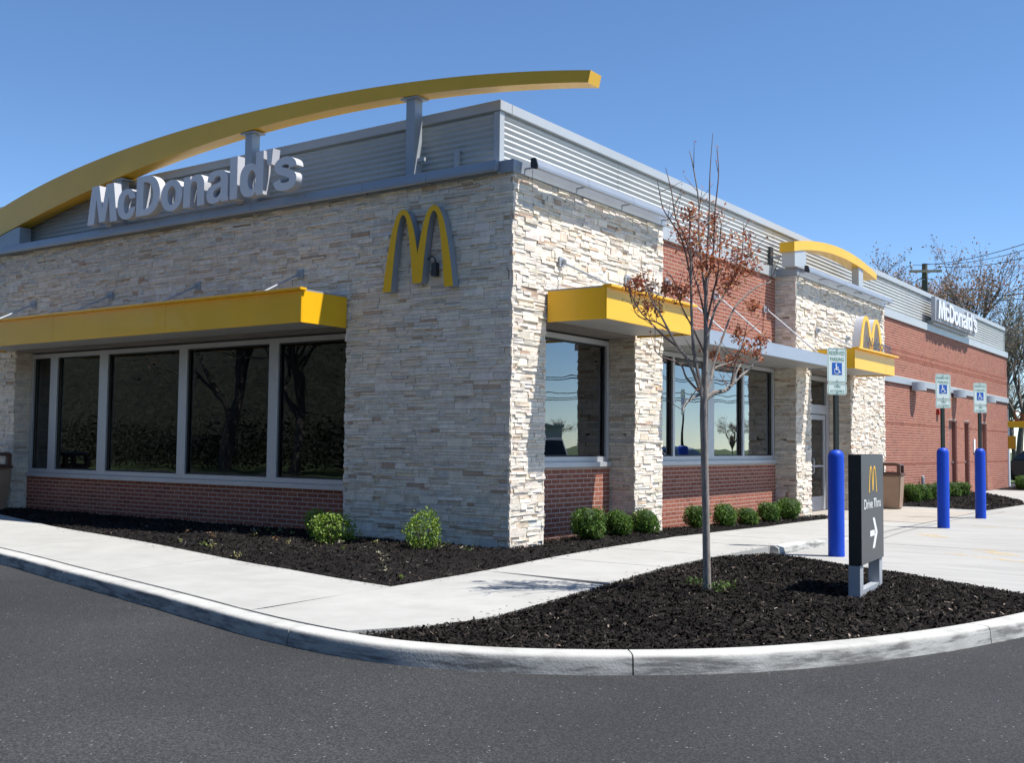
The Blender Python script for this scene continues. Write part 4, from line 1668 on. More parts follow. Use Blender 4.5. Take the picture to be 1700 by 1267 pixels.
for i, (x, y, zb, lb) in enumerate(((3.15, 2.91, 2.10, 'blue bollard with parking sign nearest the walkway and the direction sign'), (2.94, 9.24, 2.14, 'blue bollard with parking sign, middle of the three'), (2.84, 12.64, 2.16, 'blue bollard with parking sign farthest from the camera'))):
    t = thing('sign_bollard', lb, 'bollard', (x, y, 0), math.radians(56 if i == 0 else 48), 'blue sign bollards beside the parking spaces')
    r = 0.104
    h = 1.38 if i == 0 else 1.43
    MB().lathe([(r, 0.0), (r+0.002, 0.02), (r, 0.05), (r, h-0.10), (r*0.97, h-0.07), (r*0.86, h-0.035), (r*0.62, h-0.010), (r*0.35, h)], (0, 0, 0), 32).build('sleeve', M_blue, t, smooth=True)
    pm = MB()
    pm.box(-0.030, 0.030, -0.0305, -0.026, h-0.02, zb+0.62)
    pm.box(-0.032, -0.026, -0.026, 0.012, h-0.02, zb+0.62)
    pm.box(0.026, 0.032, -0.026, 0.012, h-0.02, zb+0.62)
    pm.build('post', M_post, t)
    parking_sign(t, zb)

# ------------------------------------------------------------------ direction sign on the island
M_dsign = mat('sign_charcoal', (0.055, 0.057, 0.06), 0.42, noise=(3, .06))
ds = thing('direction_sign', 'dark grey upright direction sign with arrow on two silver legs in the mulch island', 'sign', (4.83, -1.24, 0.08), math.radians(5.5))
MB().box(-0.050, 0.052, -0.475, 0.475, 0.31, 1.27).build('cabinet', M_black, ds, bevel=0.004)
MB().box(0.0525, 0.060, -0.470, 0.470, 0.315, 1.265).build('face', M_dsign, ds, bevel=0.002)
for y in (-0.405, 0.405):
    MB().box(-0.055, 0.045, y-0.065, y+0.065, -0.02, 0.309).build('leg', M_grey, ds, bevel=0.003)
MB().box(-0.03, 0.04, -0.339, 0.339, 0.02, 0.09).build('cross_bar', M_grey, ds)
poly = arches_outline(-0.17, 0.17, 0.93, 1.165, 0.030, 0.020, 0.945)
MB().prism([(a, b) for a, b in poly], 'x', 0.0602, 0.0625).build('logo', M_logo_y, ds)
flat_text('lettering', 'Drive Thru', (0.0615, -0.36, 0.79), (0, 1, 0), (0, 0, 1), 0.70, 0.085, M_white, ds, 0.006)
ar = MB()
ar.box(0.0602, 0.0622, -0.13, 0.06, 0.540, 0.590)
ar.prism([(-0.02, 0.70), (0.065, 0.70), (0.185, 0.565), (0.065, 0.43), (-0.02, 0.43), (0.10, 0.565)], 'x', 0.0603, 0.0624)
ar.build('arrow', M_white, ds)

# ------------------------------------------------------------------ litter bins
M_tan = mat('tan_plastic', (0.30, 0.20, 0.135), 0.6, noise=(5, .08))
M_brown = mat('brown_plastic', (0.115, 0.055, 0.038), 0.5, noise=(5, .08))
def litter_bin(loc, rz, label):
    t = thing('litter_bin', label, 'bin', loc, rz, 'litter bins by the walls')
    b = MB()
    w0, w1 = 0.23, 0.275
    for z, w in ((0, w0), (0.78, w1)):
        b.v += [(-w, -w, z), (w, -w, z), (w, w, z), (-w, w, z)]
    b.f += [(3, 2, 1, 0), (4, 5, 6, 7)] + [(i, (i+1) % 4, 4+(i+1) % 4, 4+i) for i in range(4)]
    b.t = [None]*6
    b.build('body', M_tan, t, bevel=0.03)
    MB().box(-0.295, 0.295, -0.295, 0.295, 0.78, 0.83).build('rim', M_brown, t, bevel=0.015)
    for sx in (-1, 1):
        for sy in (-1, 1):
            MB().box(min(sx*0.265, sx*0.19), max(sx*0.265, sx*0.19), min(sy*0.265, sy*0.19), max(sy*0.265, sy*0.19), 0.831, 1.0).build('hood_post', M_brown, t)
    MB().prism([(-0.275, 1.0), (0.275, 1.0), (0.25, 1.045), (0.15, 1.07), (-0.15, 1.07), (-0.25, 1.045)], 'y', -0.275, 0.275).build('hood', M_brown, t, bevel=0.012)
    MB().box(-0.19, 0.19, -0.19, 0.19, 0.832, 0.845).build('inner_tray', M_black, t)
    return t
litter_bin((0.42, 14.75, 0.008), 0.1, 'tan litter bin with brown hood by the entrance, behind the direction sign')
litter_bin((-11.35, -0.42, 0.09), 0.0, 'tan litter bin with brown hood against the left stone pier')

# ------------------------------------------------------------------ foliage tools
def leaf_quads(C, size, rs, flat=0.0, aspect=0.55):
    n = len(C)
    d = rs.normal(0, 1, (n, 3))
    d /= np.linalg.norm(d, axis=1)[:, None]
    e = rs.normal(0, 1, (n, 3))
    e -= d*(e*d).sum(1)[:, None]
    e /= np.linalg.norm(e, axis=1)[:, None]
    s = size*rs.uniform(0.6, 1.25, n)[:, None]
    tip, mid = d*s, e*s*aspect/2
    V = np.stack([C-tip*0.5, C+mid, C+tip*0.5, C-mid], 1).reshape(-1, 3)
    return V, np.arange(4*n).reshape(-1, 4)

M_box = mat('boxwood_leaf', (1, 1, 1), 0.55, tint=True, trans=0.25, spec=0.4)
M_stem = mat('twig_bark', (0.10, 0.075, 0.055), 0.9)

def shrub_mesh(seed, R, n, leaf, loose, base):
    rs = np.random.default_rng(seed)
    lob = rs.normal(0, 1, (7, 3))
    lob /= np.linalg.norm(lob, axis=1)[:, None]
    u = rs.normal(0, 1, (n, 3))
    u /= np.linalg.norm(u, axis=1)[:, None]
    bump = 0.78+0.36*np.max(np.clip(u@lob.T, 0, 1)**5, axis=1)+rs.normal(0, 0.035+0.10*loose, n)
    rr = R*bump*rs.uniform(0.55, 1.0, n)**(0.35)
    P = u*rr[:, None]
    P[:, 2] = P[:, 2]*0.92+R*0.86
    P = P[P[:, 2] > 0.02]
    V, F = leaf_quads(P, leaf, rs)
    m = len(P)
    v = rs.uniform(0.6, 1.35, m)
    yl = rs.random(m)[:, None]
    c = np.array(base)*v[:, None]*(1+0.25*(yl-0.5)*np.array([1.5, 0.4, 0.2]))
    return np_mesh('foliage', V, F, M_box, c)

def shrub_stem(seed, R):
    rs = random.Random(seed)
    mb = MB()
    for k in range(7):
        a = rs.uniform(0, 6.28)
        t = rs.uniform(0.3, 0.7)*R
        mb.tube([(0.02*math.cos(a), 0.02*math.sin(a), -0.03), (t*0.4*math.cos(a), t*0.4*math.sin(a), R*0.5), (t*math.cos(a), t*math.sin(a), R*1.15)], [0.010, 0.007, 0.003], 5)
    return mb.mesh('stem', M_stem)

box_me = [shrub_mesh(21+k, 0.215, 4000, 0.030, 0.62, (0.085, 0.165, 0.018)) for k in range(3)]
loose_me = [shrub_mesh(41+k, 0.235, 1900, 0.034, 0.75, (0.17, 0.26, 0.03)) for k in range(3)]
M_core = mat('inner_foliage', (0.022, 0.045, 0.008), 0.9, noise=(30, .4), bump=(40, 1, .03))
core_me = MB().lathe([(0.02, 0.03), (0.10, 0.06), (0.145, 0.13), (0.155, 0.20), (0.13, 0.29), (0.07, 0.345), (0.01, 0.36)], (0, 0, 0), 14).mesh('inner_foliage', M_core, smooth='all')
stem_me = [shrub_stem(3+k, 0.25) for k in range(3)]

def shrub(name, label, meshes, k, loc, s, group, cat='shrub'):
    t = thing(name, label, cat, loc, k*1.9, group)
    t.scale = (s[0], s[0], s[1])
    link('foliage', meshes[k % 3], t)
    link('stem', stem_me[k % 3], t)
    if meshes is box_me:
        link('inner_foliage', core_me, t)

def hb(x, y):
    return float(H_bed(np.array([x]), np.array([y]))[0])

side_shrubs = [(0.22, 1.55, 1.05, 1.20, 'rounded green shrub beside the sunlit stone corner, below the first side window'),
               (0.20, 2.42, 1.0, 0.95, 'rounded green shrub second from the stone corner along the side wall'),
               (0.16, 3.28, 1.0, 1.05, 'rounded green shrub in front of the narrow stone pier'),
               (0.10, 5.15, 0.95, 1.05, 'rounded green shrub left of the young tree trunk against brick'),
               (0.10, 6.25, 1.05, 1.05, 'rounded green shrub just right of the young tree trunk'),
               (0.10, 7.20, 0.95, 0.85, 'low rounded green shrub third from the entrance tower'),
               (0.10, 8.15, 1.0, 0.98, 'rounded green shrub second from the entrance tower'),
               (0.12, 9.15, 1.15, 1.08, 'rounded green shrub touching the entrance tower corner')]
for k, (x, y, sx, sz, lb) in enumerate(side_shrubs):
    shrub('boxwood_shrub', lb, box_me, k, (x, y, hb(x, y)-0.02), (sx, sz), 'boxwoods along the side wall')
front_shrubs = [(-2.62, -0.70, 0.80, 0.95, 'yellow-green shrub half in shade at the brick and stone joint'),
                (-2.02, -1.05, 1.15, 0.98, 'wide yellow-green shrub in sun before the front brick wall end'),
                (-0.62, -0.92, 1.0, 1.12, 'yellow-green shrub alone before the shaded stone corner')]
for k, (x, y, sx, sz, lb) in enumerate(front_shrubs):
    shrub('young_shrub', lb, loose_me, k, (x, y, hb(x, y)-0.02), (sx, sz), 'young shrubs in front of the building')
far_shrubs = [(0.10, 17.7, 1.35, 'leftmost shrub of the far row by the litter bin'), (0.05, 18.8, 1.3, 'second shrub of the far row by the brick wall'),
              (0.05, 19.9, 1.25, 'third shrub of the far row left of the middle bollard'), (0.05, 21.0, 1.3, 'far row shrub behind the middle bollard'), (0.05, 22.1, 1.25, 'far row shrub right of the middle bollard'), (0.05, 23.2, 1.2, 'last shrub of the far row before the service doors'),
              (0.35, 31.0, 1.3, 'shrub at the far corner of the building'), (1.15, 31.6, 1.2, 'shrub beside the far corner at the frame edge')]
for k, (x, y, s_, lb) in enumerate(far_shrubs):
    shrub('boxwood_shrub', lb, box_me, k+1, (x, y, 0.02), (s_, s_*0.95), 'shrubs along the far brick wall')

# sprouts and dead leaves on the mulch (nobody could count them)
def litter(name, spots, heightf, parent, n_each):
    rs = np.random.default_rng(5)
    Cs, col = [], []
    for (x, y, r, c) in spots:
        m = n_each
        p = np.stack([rs.normal(x, r, m), rs.normal(y, r, m)], 1)
        z = heightf(p[:, 0], p[:, 1])+rs.uniform(0.005, 0.03+r*0.9, m)
        Cs.append(np.column_stack([p, z]))
        col.append(np.array(c)*rs.uniform(0.6, 1.3, m)[:, None])
    Cc, col = np.concatenate(Cs), np.concatenate(col)
    V, F = leaf_quads(Cc, 0.042, rs, aspect=0.3)
    stuff(link(name, np_mesh(name, V, F, M_box, col), parent))
rs0 = random.Random(8)
spots = []
for k in range(34):
    x, y = rs0.uniform(-4.5, 1.15), rs0.uniform(-3.4, -0.5)
    spots.append((x, y, rs0.uniform(0.012, 0.05), rs0.choice([(0.30, 0.28, 0.10), (0.16, 0.22, 0.04), (0.28, 0.15, 0.07), (0.42, 0.38, 0.24)])))
spots = [q for q in spots if in_poly(np.array([q[0]]), np.array([q[1]]), bed1)[0]]
litter('weed_sprouts', spots, H_bed, bpy.data.objects['foundation_bed'], 16)
litter('weed_sprouts', [(3.52, -1.95, 0.06, (0.10, 0.17, 0.03)), (3.82, -2.1, 0.07, (0.10, 0.17, 0.03)), (3.75, -1.85, 0.05, (0.12, 0.18, 0.03))], H_isl, bpy.data.objects['island_bed'], 60)

# ------------------------------------------------------------------ young tree on the island
M_bark = mat('young_bark', (0.26, 0.225, 0.195), 0.9, noise=(18, .3), noise2=(60, .2), bump=(50, .5, .006), stretch=(1, 1, .35))
M_twig = mat('young_twig', (0.17, 0.115, 0.095), 0.8)
M_rleaf = mat('russet_leaf', (1, 1, 1), 0.6, tint=True, trans=0.35)
TB = Vector((3.64, -2.03, 0.09))
TD = (TB-CAM).dot(fw)
ty = thing('young_tree', 'young tree with thin grey trunk and russet spring leaves on the mulch island', 'tree', TB, world_coords=True)
rsT = random.Random(4)
def tp(px, py, dd=0.0):
    return at_depth(px, py, TD+dd)
trunk = [(1175, 990, 0), (1174, 975, 0), (1172.5, 900, 0), (1171, 820, 0), (1169, 740, 0), (1168, 690, 0), (1169, 655, 0), (1171, 610, 0), (1172, 560, 0), (1171.5, 511, 0), (1174, 433, 0), (1177.5, 362, 0.02), (1178.6, 291, 0.03), (1183.4, 221, 0.05)]
rad = [0.055, 0.043, 0.040, 0.039, 0.038, 0.040, 0.038, 0.027, 0.024, 0.021, 0.015, 0.010, 0.006, 0.003]
pts = catmull([tp(*q) for q in trunk], 4)
rr = 0.86*np.interp(np.linspace(0, len(rad)-1, len(pts)), range(len(rad)), rad)
MB().tube(pts, list(rr), 10).build('trunk', M_bark, ty, smooth=True)
BR = [([(1168, 662), (1160, 625), (1152, 585), (1148, 520), (1147, 440), (1145.5, 405), (1144, 352)], 0.022, -0.25),
      ([(1172, 500), (1165, 440), (1160, 385), (1160, 334), (1149, 267), (1144, 250)], 0.012, 0.2),
      ([(1174, 470), (1184, 420), (1187, 352), (1193, 289), (1190, 246)], 0.011, 0.25),
      ([(1148, 470), (1136, 410), (1124, 383), (1112, 364), (1100, 343), (1091, 298)], 0.010, -0.3),
      ([(1150, 450), (1138, 395), (1122, 362), (1115, 319), (1105, 278)], 0.010, 0.15),
      ([(1170, 664), (1186, 652), (1203, 649), (1214, 638), (1225, 613), (1231, 603)], 0.026, 0.2),
      ([(1208, 647), (1228, 626), (1248, 609), (1262, 585), (1264, 560)], 0.013, 0.35),
      ([(1214, 638), (1222, 600), (1232, 575), (1240, 540)], 0.011, 0.1),
      ([(1168, 668), (1156, 630), (1140, 595), (1126, 577), (1110, 548), (1095, 520), (1078, 490), (1068, 455)], 0.020, -0.45),
      ([(1126, 577), (1100, 556), (1075, 530), (1058, 510), (1040, 470)], 0.009, -0.6),
      ([(1110, 548), (1090, 535), (1060, 525), (1048, 500)], 0.007, -0.3),
      ([(1162, 655), (1145, 664), (1137, 674), (1134, 683)], 0.013, -0.3),
      ([(1160, 650), (1140, 628), (1132, 608), (1120, 600), (1098, 592), (1085, 580)], 0.010, -0.5),
      ([(1172, 655), (1180, 630), (1186, 612), (1207, 604), (1226, 595), (1240, 580)], 0.014, 0.3),
      ([(1172, 570), (1186, 516), (1200, 492), (1228, 445), (1234, 390), (1234, 367)], 0.014, 0.3),
      ([(1172, 540), (1183, 490), (1193, 445), (1196, 386), (1198, 372)], 0.011, -0.2),
      ([(1171, 530), (1160, 480), (1152, 457), (1148, 428), (1142, 400)], 0.010, 0.3),
      ([(1180, 620), (1200, 560), (1221, 509), (1257, 476), (1278, 468), (1281, 455)], 0.012, 0.5),
      ([(1171, 590), (1150, 545), (1130, 505), (1120, 470), (1112, 455)], 0.009, -0.15),
      ([(1228, 445), (1240, 425), (1246, 410)], 0.007, 0.4),
      ([(1200, 492), (1215, 470), (1222, 440)], 0.007, 0.15)]
TIPS = []
for path, r0, dd in BR:
    n = len(path)
    P = [tp(x, y, dd*i/(n-1)) for i, (x, y) in enumerate(path)]
    P = catmull(P, 4)
    k = len(P)
    MB().tube(P, [r0*(1-i/(k-1))**0.8*0.85+0.0025 for i in range(k)], 6).build('branch', M_twig if r0 < 0.012 else M_bark, ty, smooth=True)
    tw = MB()
    for _ in range(5):
        i = rsT.randrange(int(k*0.35), k-1)
        d = Vector((rsT.gauss(0, 1), rsT.gauss(0, 1), rsT.uniform(0.2, 1.6))).normalized()
        L_ = rsT.uniform(0.08, 0.26)
        q = P[i]+d*L_*0.5+Vector((0, 0, 0.02))
        e = P[i]+d*L_+Vector((0, 0, 0.05))
        tw.tube([P[i], q, e], [0.004, 0.003, 0.0015], 4, caps=False)
        TIPS.append(e)
        TIPS.append(q)
    tw.build('twigs', M_twig, ty)
CL = [(1150, 375, 17), (1163, 402, 18), (1140, 392, 15), (1183, 362, 12), (1196, 402, 18), (1215, 430, 16), (1236, 408, 15), (1180, 430, 16), (1129, 388, 12), (1155, 468, 13), (1070, 478, 12), (1078, 497, 13), (1085, 512, 10), (1060, 468, 9), (1200, 462, 15), (1190, 442, 15), (1245, 442, 13), (1232, 450, 12), (1215, 598, 9), (1240, 575, 10), (1256, 588, 10), (1226, 552, 9), (1186, 590, 7), (1210, 482, 12), (1120, 482, 12), (1133, 487, 10), (1250, 508, 8), (1146, 352, 10), (1165, 440, 13), (1218, 462, 12), (1176, 385, 14), (1150, 410, 15), (1228, 432, 14), (1045, 476, 6), (1262, 565, 7), (1105, 480, 7)]
rs = np.random.default_rng(9)
Cs = []
for (px, py, r) in CL:
    c = tp(px, py, rsT.uniform(-0.25, 0.3))
    Cs.append(rs.normal(0, 1, (92, 3))*(r/184*0.78)+np.array(c))
Cs.append(np.array([list(t) for t in TIPS])[::2]+rs.normal(0, 0.012, (len(TIPS[::2]), 3)))
Cs = np.concatenate(Cs)
V, F = leaf_quads(Cs, 0.044, rs, aspect=0.45)
n = len(Cs)
pal = np.array([(0.46, 0.14, 0.058), (0.36, 0.105, 0.055), (0.50, 0.21, 0.09), (0.30, 0.075, 0.045), (0.46, 0.25, 0.11)])
stuff_leaf = link('foliage', np_mesh('foliage', V, F, M_rleaf, pal[rs.integers(0, 5, n)]*rs.uniform(0.7, 1.25, n)[:, None]), ty)

# ------------------------------------------------------------------ bare spring trees
M_tbark = mat('tree_bark', (0.13, 0.105, 0.09), 0.95, noise=(3, .25))
M_bud = mat('bud_leaf', (1, 1, 1), 0.8, tint=True, trans=0.3)

def big_tree_meshes(seed, H, spread, buds, col, budsize=0.16, levels=5):
    r = random.Random(seed)
    limb, twig = MB(), MB()
    ends = []
    def grow(p, d, L_, rad, lv):
        n = 3
        P = [p]
        for i in range(n):
            d = (d+Vector((r.gauss(0, .13), r.gauss(0, .13), r.gauss(0.05, .08)))).normalized()
            P.append(P[-1]+d*L_/n)
        (limb if lv < 3 else twig).tube(P, [rad*(1-0.45*i/n) for i in range(n+1)], 7 if lv < 2 else (4 if lv < 3 else 3), caps=False)
        if lv >= levels:
            ends.append(P[-1])
            ends.append(P[-2])
            return
        if lv >= levels-1:
            ends.append(P[-1])
        k = {0: 5, 1: 4, 2: 4, 3: 4, 4: 4}.get(lv, 3)
        for j in range(k):
            t = r.uniform(0.45, 1.0) if j else 1.0
            i = min(n-1, int(t*n))
            q = P[i].lerp(P[i+1], t*n-i) if t < 1 else P[-1]
            a = r.uniform(0, 6.28)
            sp = spread*(0.6 if j == 0 else 1.0)
            side = Vector((math.cos(a), math.sin(a), 0))
            side = (side-d*side.dot(d)).normalized()
            nd = (d+side*sp*r.uniform(.6, 1.2)+Vector((0, 0, .12))).normalized()
            grow(q, nd, L_*r.uniform(.58, .80), rad*r.uniform(.42, .60), lv+1)
    grow(Vector((0, 0, -0.2)), Vector((0, 0, 1)), H*0.30, H*0.019, 0)
    E = np.array([list(e) for e in ends])
    sc_ = H/E[:, 2].max()
    rs_ = np.random.default_rng(seed)
    m = int(len(E)*buds)
    C = E[rs_.integers(0, len(E), m)]+rs_.normal(0, 0.16, (m, 3))
    V, F = leaf_quads(C, budsize, rs_, aspect=0.6)
    tint = np.array(col)*rs_.uniform(0.55, 1.4, m)[:, None]*(1+rs_.normal(0, .1, (m, 3)))
    me_l = limb.mesh('limbs', M_tbark, smooth='all', recalc=False)
    me_t = twig.mesh('twigs', M_tbark, recalc=False)
    me_f = np_mesh('buds', V, F, M_bud, np.clip(tint, 0.005, 1))
    return me_l, me_t, me_f, sc_

TREES = [big_tree_meshes(101, 13, 0.75, 2.2, (0.30, 0.185, 0.11), 0.12), big_tree_meshes(102, 13, 0.8, 1.9, (0.25, 0.20, 0.10), 0.12), big_tree_meshes(103, 12, 0.7, 0.8, (0.22, 0.19, 0.10), 0.12)]
def big_tree(label, k, loc, H, rz, group):
    me_l, me_t, me_f, sc_ = TREES[k]
    t = thing('bare_tree', label, 'tree', loc, rz, group)
    s_ = H*sc_/(13 if k < 2 else 12)
    t.scale = (s_, s_, s_)
    link('trunk', me_l, t)
    link('twigs', me_t, t)
    stuff(link('buds', me_f, t))
    return t
def gpos(px, depth):
    p = at_depth(px, 740, depth)
    return (p.x, p.y, -0.08)
big_tree('brown budding tree behind the utility pole, above the roof line', 0, gpos(1580, 82), 17.5, 0.4, 'trees behind the building')
big_tree('brown budding tree left of the utility pole, low above the roof', 0, gpos(1515, 92), 19.0, 2.4, 'trees behind the building')
big_tree('olive budding tree right of the boxed sign', 1, gpos(1650, 74), 12.6, 1.2, 'trees behind the building')
big_tree('tall bare tree at the right edge beyond the far corner', 2, gpos(1697, 60), 9.9, 3.1, 'trees behind the building')
big_tree('small bare tree low behind the far corner of the building', 1, gpos(1682, 100), 11, 4.4, 'trees behind the building')
# trees across the drive in front of the restaurant (they show as reflections in the front windows)
for k, (x, y, H, rz) in enumerate([(-3.5, -22, 13, 0.3), (-9, -23, 15, 1.0), (-15, -21.5, 14, 2.2), (-21, -23, 16, 3.3), (-28, -22, 14, 4.1), (4, -25, 14, 5.0), (-35, -24, 16, 0.9), (13, -25, 13, 2.9), (-12, -26, 17, 4.6), (-25, -26, 17, 5.6)]):
    big_tree('bare tree across the drive, seen only as a reflection in the front windows', k % 3, (x, y, -0.08), H, rz, 'trees reflected in the front windows')
M_ever = mat('evergreen_leaf', (1, 1, 1), 0.7, tint=True, trans=0.15)
def evergreen_mesh(seed):
    r = np.random.default_rng(seed)
    n = 5200
    z = r.uniform(0.02, 1, n)**1.1
    a = r.uniform(0, 2*np.pi, n)
    R_ = (1-z)**0.8*0.36*(0.75+0.25*np.sin(a*5+z*20))*r.uniform(0.4, 1, n)**0.4+0.01
    C = np.column_stack([R_*np.cos(a), R_*np.sin(a), z+0.03])
    V, F = leaf_quads(C, 0.055, r, aspect=0.5)
    v = r.uniform(.5, 1.3, n)[:, None]
    return np_mesh('crown', V, F, M_ever, np.array((0.028, 0.050, 0.018))*v)
EV = [evergreen_mesh(1), evergreen_mesh(2)]
def woodland():
    r = np.random.default_rng(77)
    n = 70000
    X = r.uniform(-75, 34, n)
    Y = r.uniform(-36, -25, n)
    top = 2.0+0.7*np.sin(X*0.31)+0.4*np.sin(X*0.83+1)+0.3*np.sin(X*1.9+Y)
    Z = top*r.uniform(0, 1, n)**0.8-0.05
    V, F = leaf_quads(np.column_stack([X, Y, Z]), 0.24, r, aspect=0.45)
    c = np.array((0.034, 0.040, 0.023))*r.uniform(.8, 1.15, n)[:, None]*(1+0.5*np.clip(np.sin(X*0.5), 0, 1))[:, None]
    stuff(link('woodland', np_mesh('woodland', V, F, M_ever, c)))
woodland()
hb_m = MB()  # added dark ridge out of view, blocks bright horizon in the front window reflections
hx = np.linspace(-120, 70, 48)
for a in hx:
    hh = 12.5+1.6*math.sin(a*0.11)+0.9*math.sin(a*0.37+1)
    hb_m.v += [(a, -40, -0.1), (a, -46, hh*0.62), (a, -52, hh*0.92), (a, -60, hh), (a, -75, -0.1)]
for i_ in range(47):
    for j_ in range(4):
        hb_m.f.append((i_*5+j_, (i_+1)*5+j_, (i_+1)*5+j_+1, i_*5+j_+1))
        hb_m.t.append(None)
struct(hb_m.build('added_backdrop_hill', mat('added_backdrop_slope', (0.036, 0.040, 0.024), 0.95, noise=(1.2, .5), noise2=(5, .4), bump=(2.5, 1.0, .4)), smooth='all'))
ev_trunk = MB().tube([(0, 0, -0.02), (0, 0, 0.5), (0, 0, 0.95)], [0.03, 0.02, 0.004], 8).mesh('trunk', M_tbark)

# ------------------------------------------------------------------ utility poles and wires
M_pole = mat('pole_wood', (0.10, 0.095, 0.065), 0.9, noise=(4, .2), stretch=(1, 1, .1))
M_arm = mat('crossarm_wood', (0.42, 0.34, 0.24), 0.85, noise=(3, .1))
M_ins = mat('insulator', (0.35, 0.36, 0.38), 0.3)
M_wire = mat('wire', (0.03, 0.03, 0.035), 0.6)
def pole(label, loc, H, rz, r=0.15, arm=2.0):
    t = thing('utility_pole', label, 'utility pole', loc, rz, 'utility poles')
    MB().tube([(0, 0, 0), (0, 0, H)], [r*1.25, r*0.85], 14).build('post', M_pole, t, smooth=True)
    MB().box(-arm/2, arm/2, -r-0.12, -r*0.85, H-0.55, H-0.41).build('crossarm', M_arm, t)
    for sx in (-1, 1):
        MB().box(min(sx*0.05, sx*0.5), max(sx*0.05, sx*0.5), -r-0.09, -r-0.06, H-1.0, H-0.96).build('brace', M_grey, t)
        MB().lathe([(0.02, 0), (0.02, 0.12), (0.09, 0.13), (0.09, 0.17), (0.05, 0.18), (0.09, 0.22), (0.07, 0.27), (0.03, 0.3)], (sx*(arm/2-0.1), -r-0.07, H-0.41), 12).build('insulator', M_ins, t, smooth=True)
    return t
p_top = at_depth(1535, 438, 65)
pole('wooden utility pole with light crossarm rising behind the roof', (p_top.x, p_top.y, -0.08), p_top.z+0.08, math.radians(28), 0.19, 1.85)
pole('utility pole across the road, seen only as a reflection in the side windows', (97, 58, -0.08), 9.8, math.radians(45), 0.2, 2.4)
pole('second utility pole across the road, seen only as a reflection in the side windows', (52, 97, -0.08), 9.8, math.radians(45), 0.2, 2.4)
def wire(label, a, b_, sag, r=0.014, group=None):
    a, b_ = Vector(a), Vector(b_)
    pts = []
    for i in range(25):
        t = i/24
        p = a.lerp(b_, t)
        p.z -= sag*4*t*(1-t)
        pts.append(p)
    return tag(MB().tube(pts, r, 5).build('power_line', M_wire, smooth=True), label, 'power line', group)
a1, a2 = at_depth(1511, 440, 65), at_depth(1559, 442, 65)
wire('upper power line rising to the right from the pole crossarm', a1, at_depth(1790, 372, 40), 0.4, 0.017, 'power lines over the roof')
wire('middle power line rising to the right from the pole', p_top, at_depth(1790, 385, 40), 0.4, 0.015, 'power lines over the roof')
wire('lower power line rising to the right from the pole crossarm', a2, at_depth(1790, 398, 40), 0.4, 0.017, 'power lines over the roof')
wire('power line dropping left from the pole behind the roof', a1, at_depth(1380, 520, 95), 0.3, 0.02, 'power lines over the roof')
wire('second power line dropping left from the pole behind the roof', a2, at_depth(1395, 530, 95), 0.3, 0.02, 'power lines over the roof')
wire('dark cable at the right edge in front of the bare trees', at_depth(1640, 492, 58), at_depth(1800, 470, 50), 0.1, 0.025)
wire('lower cable at the right edge in front of the bare trees', at_depth(1630, 500, 58), at_depth(1800, 482, 50), 0.1, 0.02)
for k, (z, sag) in enumerate(((9.5, .7), (9.3, .8), (7.7, .6), (7.1, .6), (6.8, .5))):
    wire('power line across the road, seen only as a reflection in the side windows', (97+0.3*k, 58, z), (52+0.3*k, 97, z), sag, 0.05, 'power lines reflected in the side windows')
    wire('power line across the road, seen only as a reflection in the side windows', (52+0.3*k, 97, z), (7+0.3*k, 136, z), sag, 0.05, 'power lines reflected in the side windows')

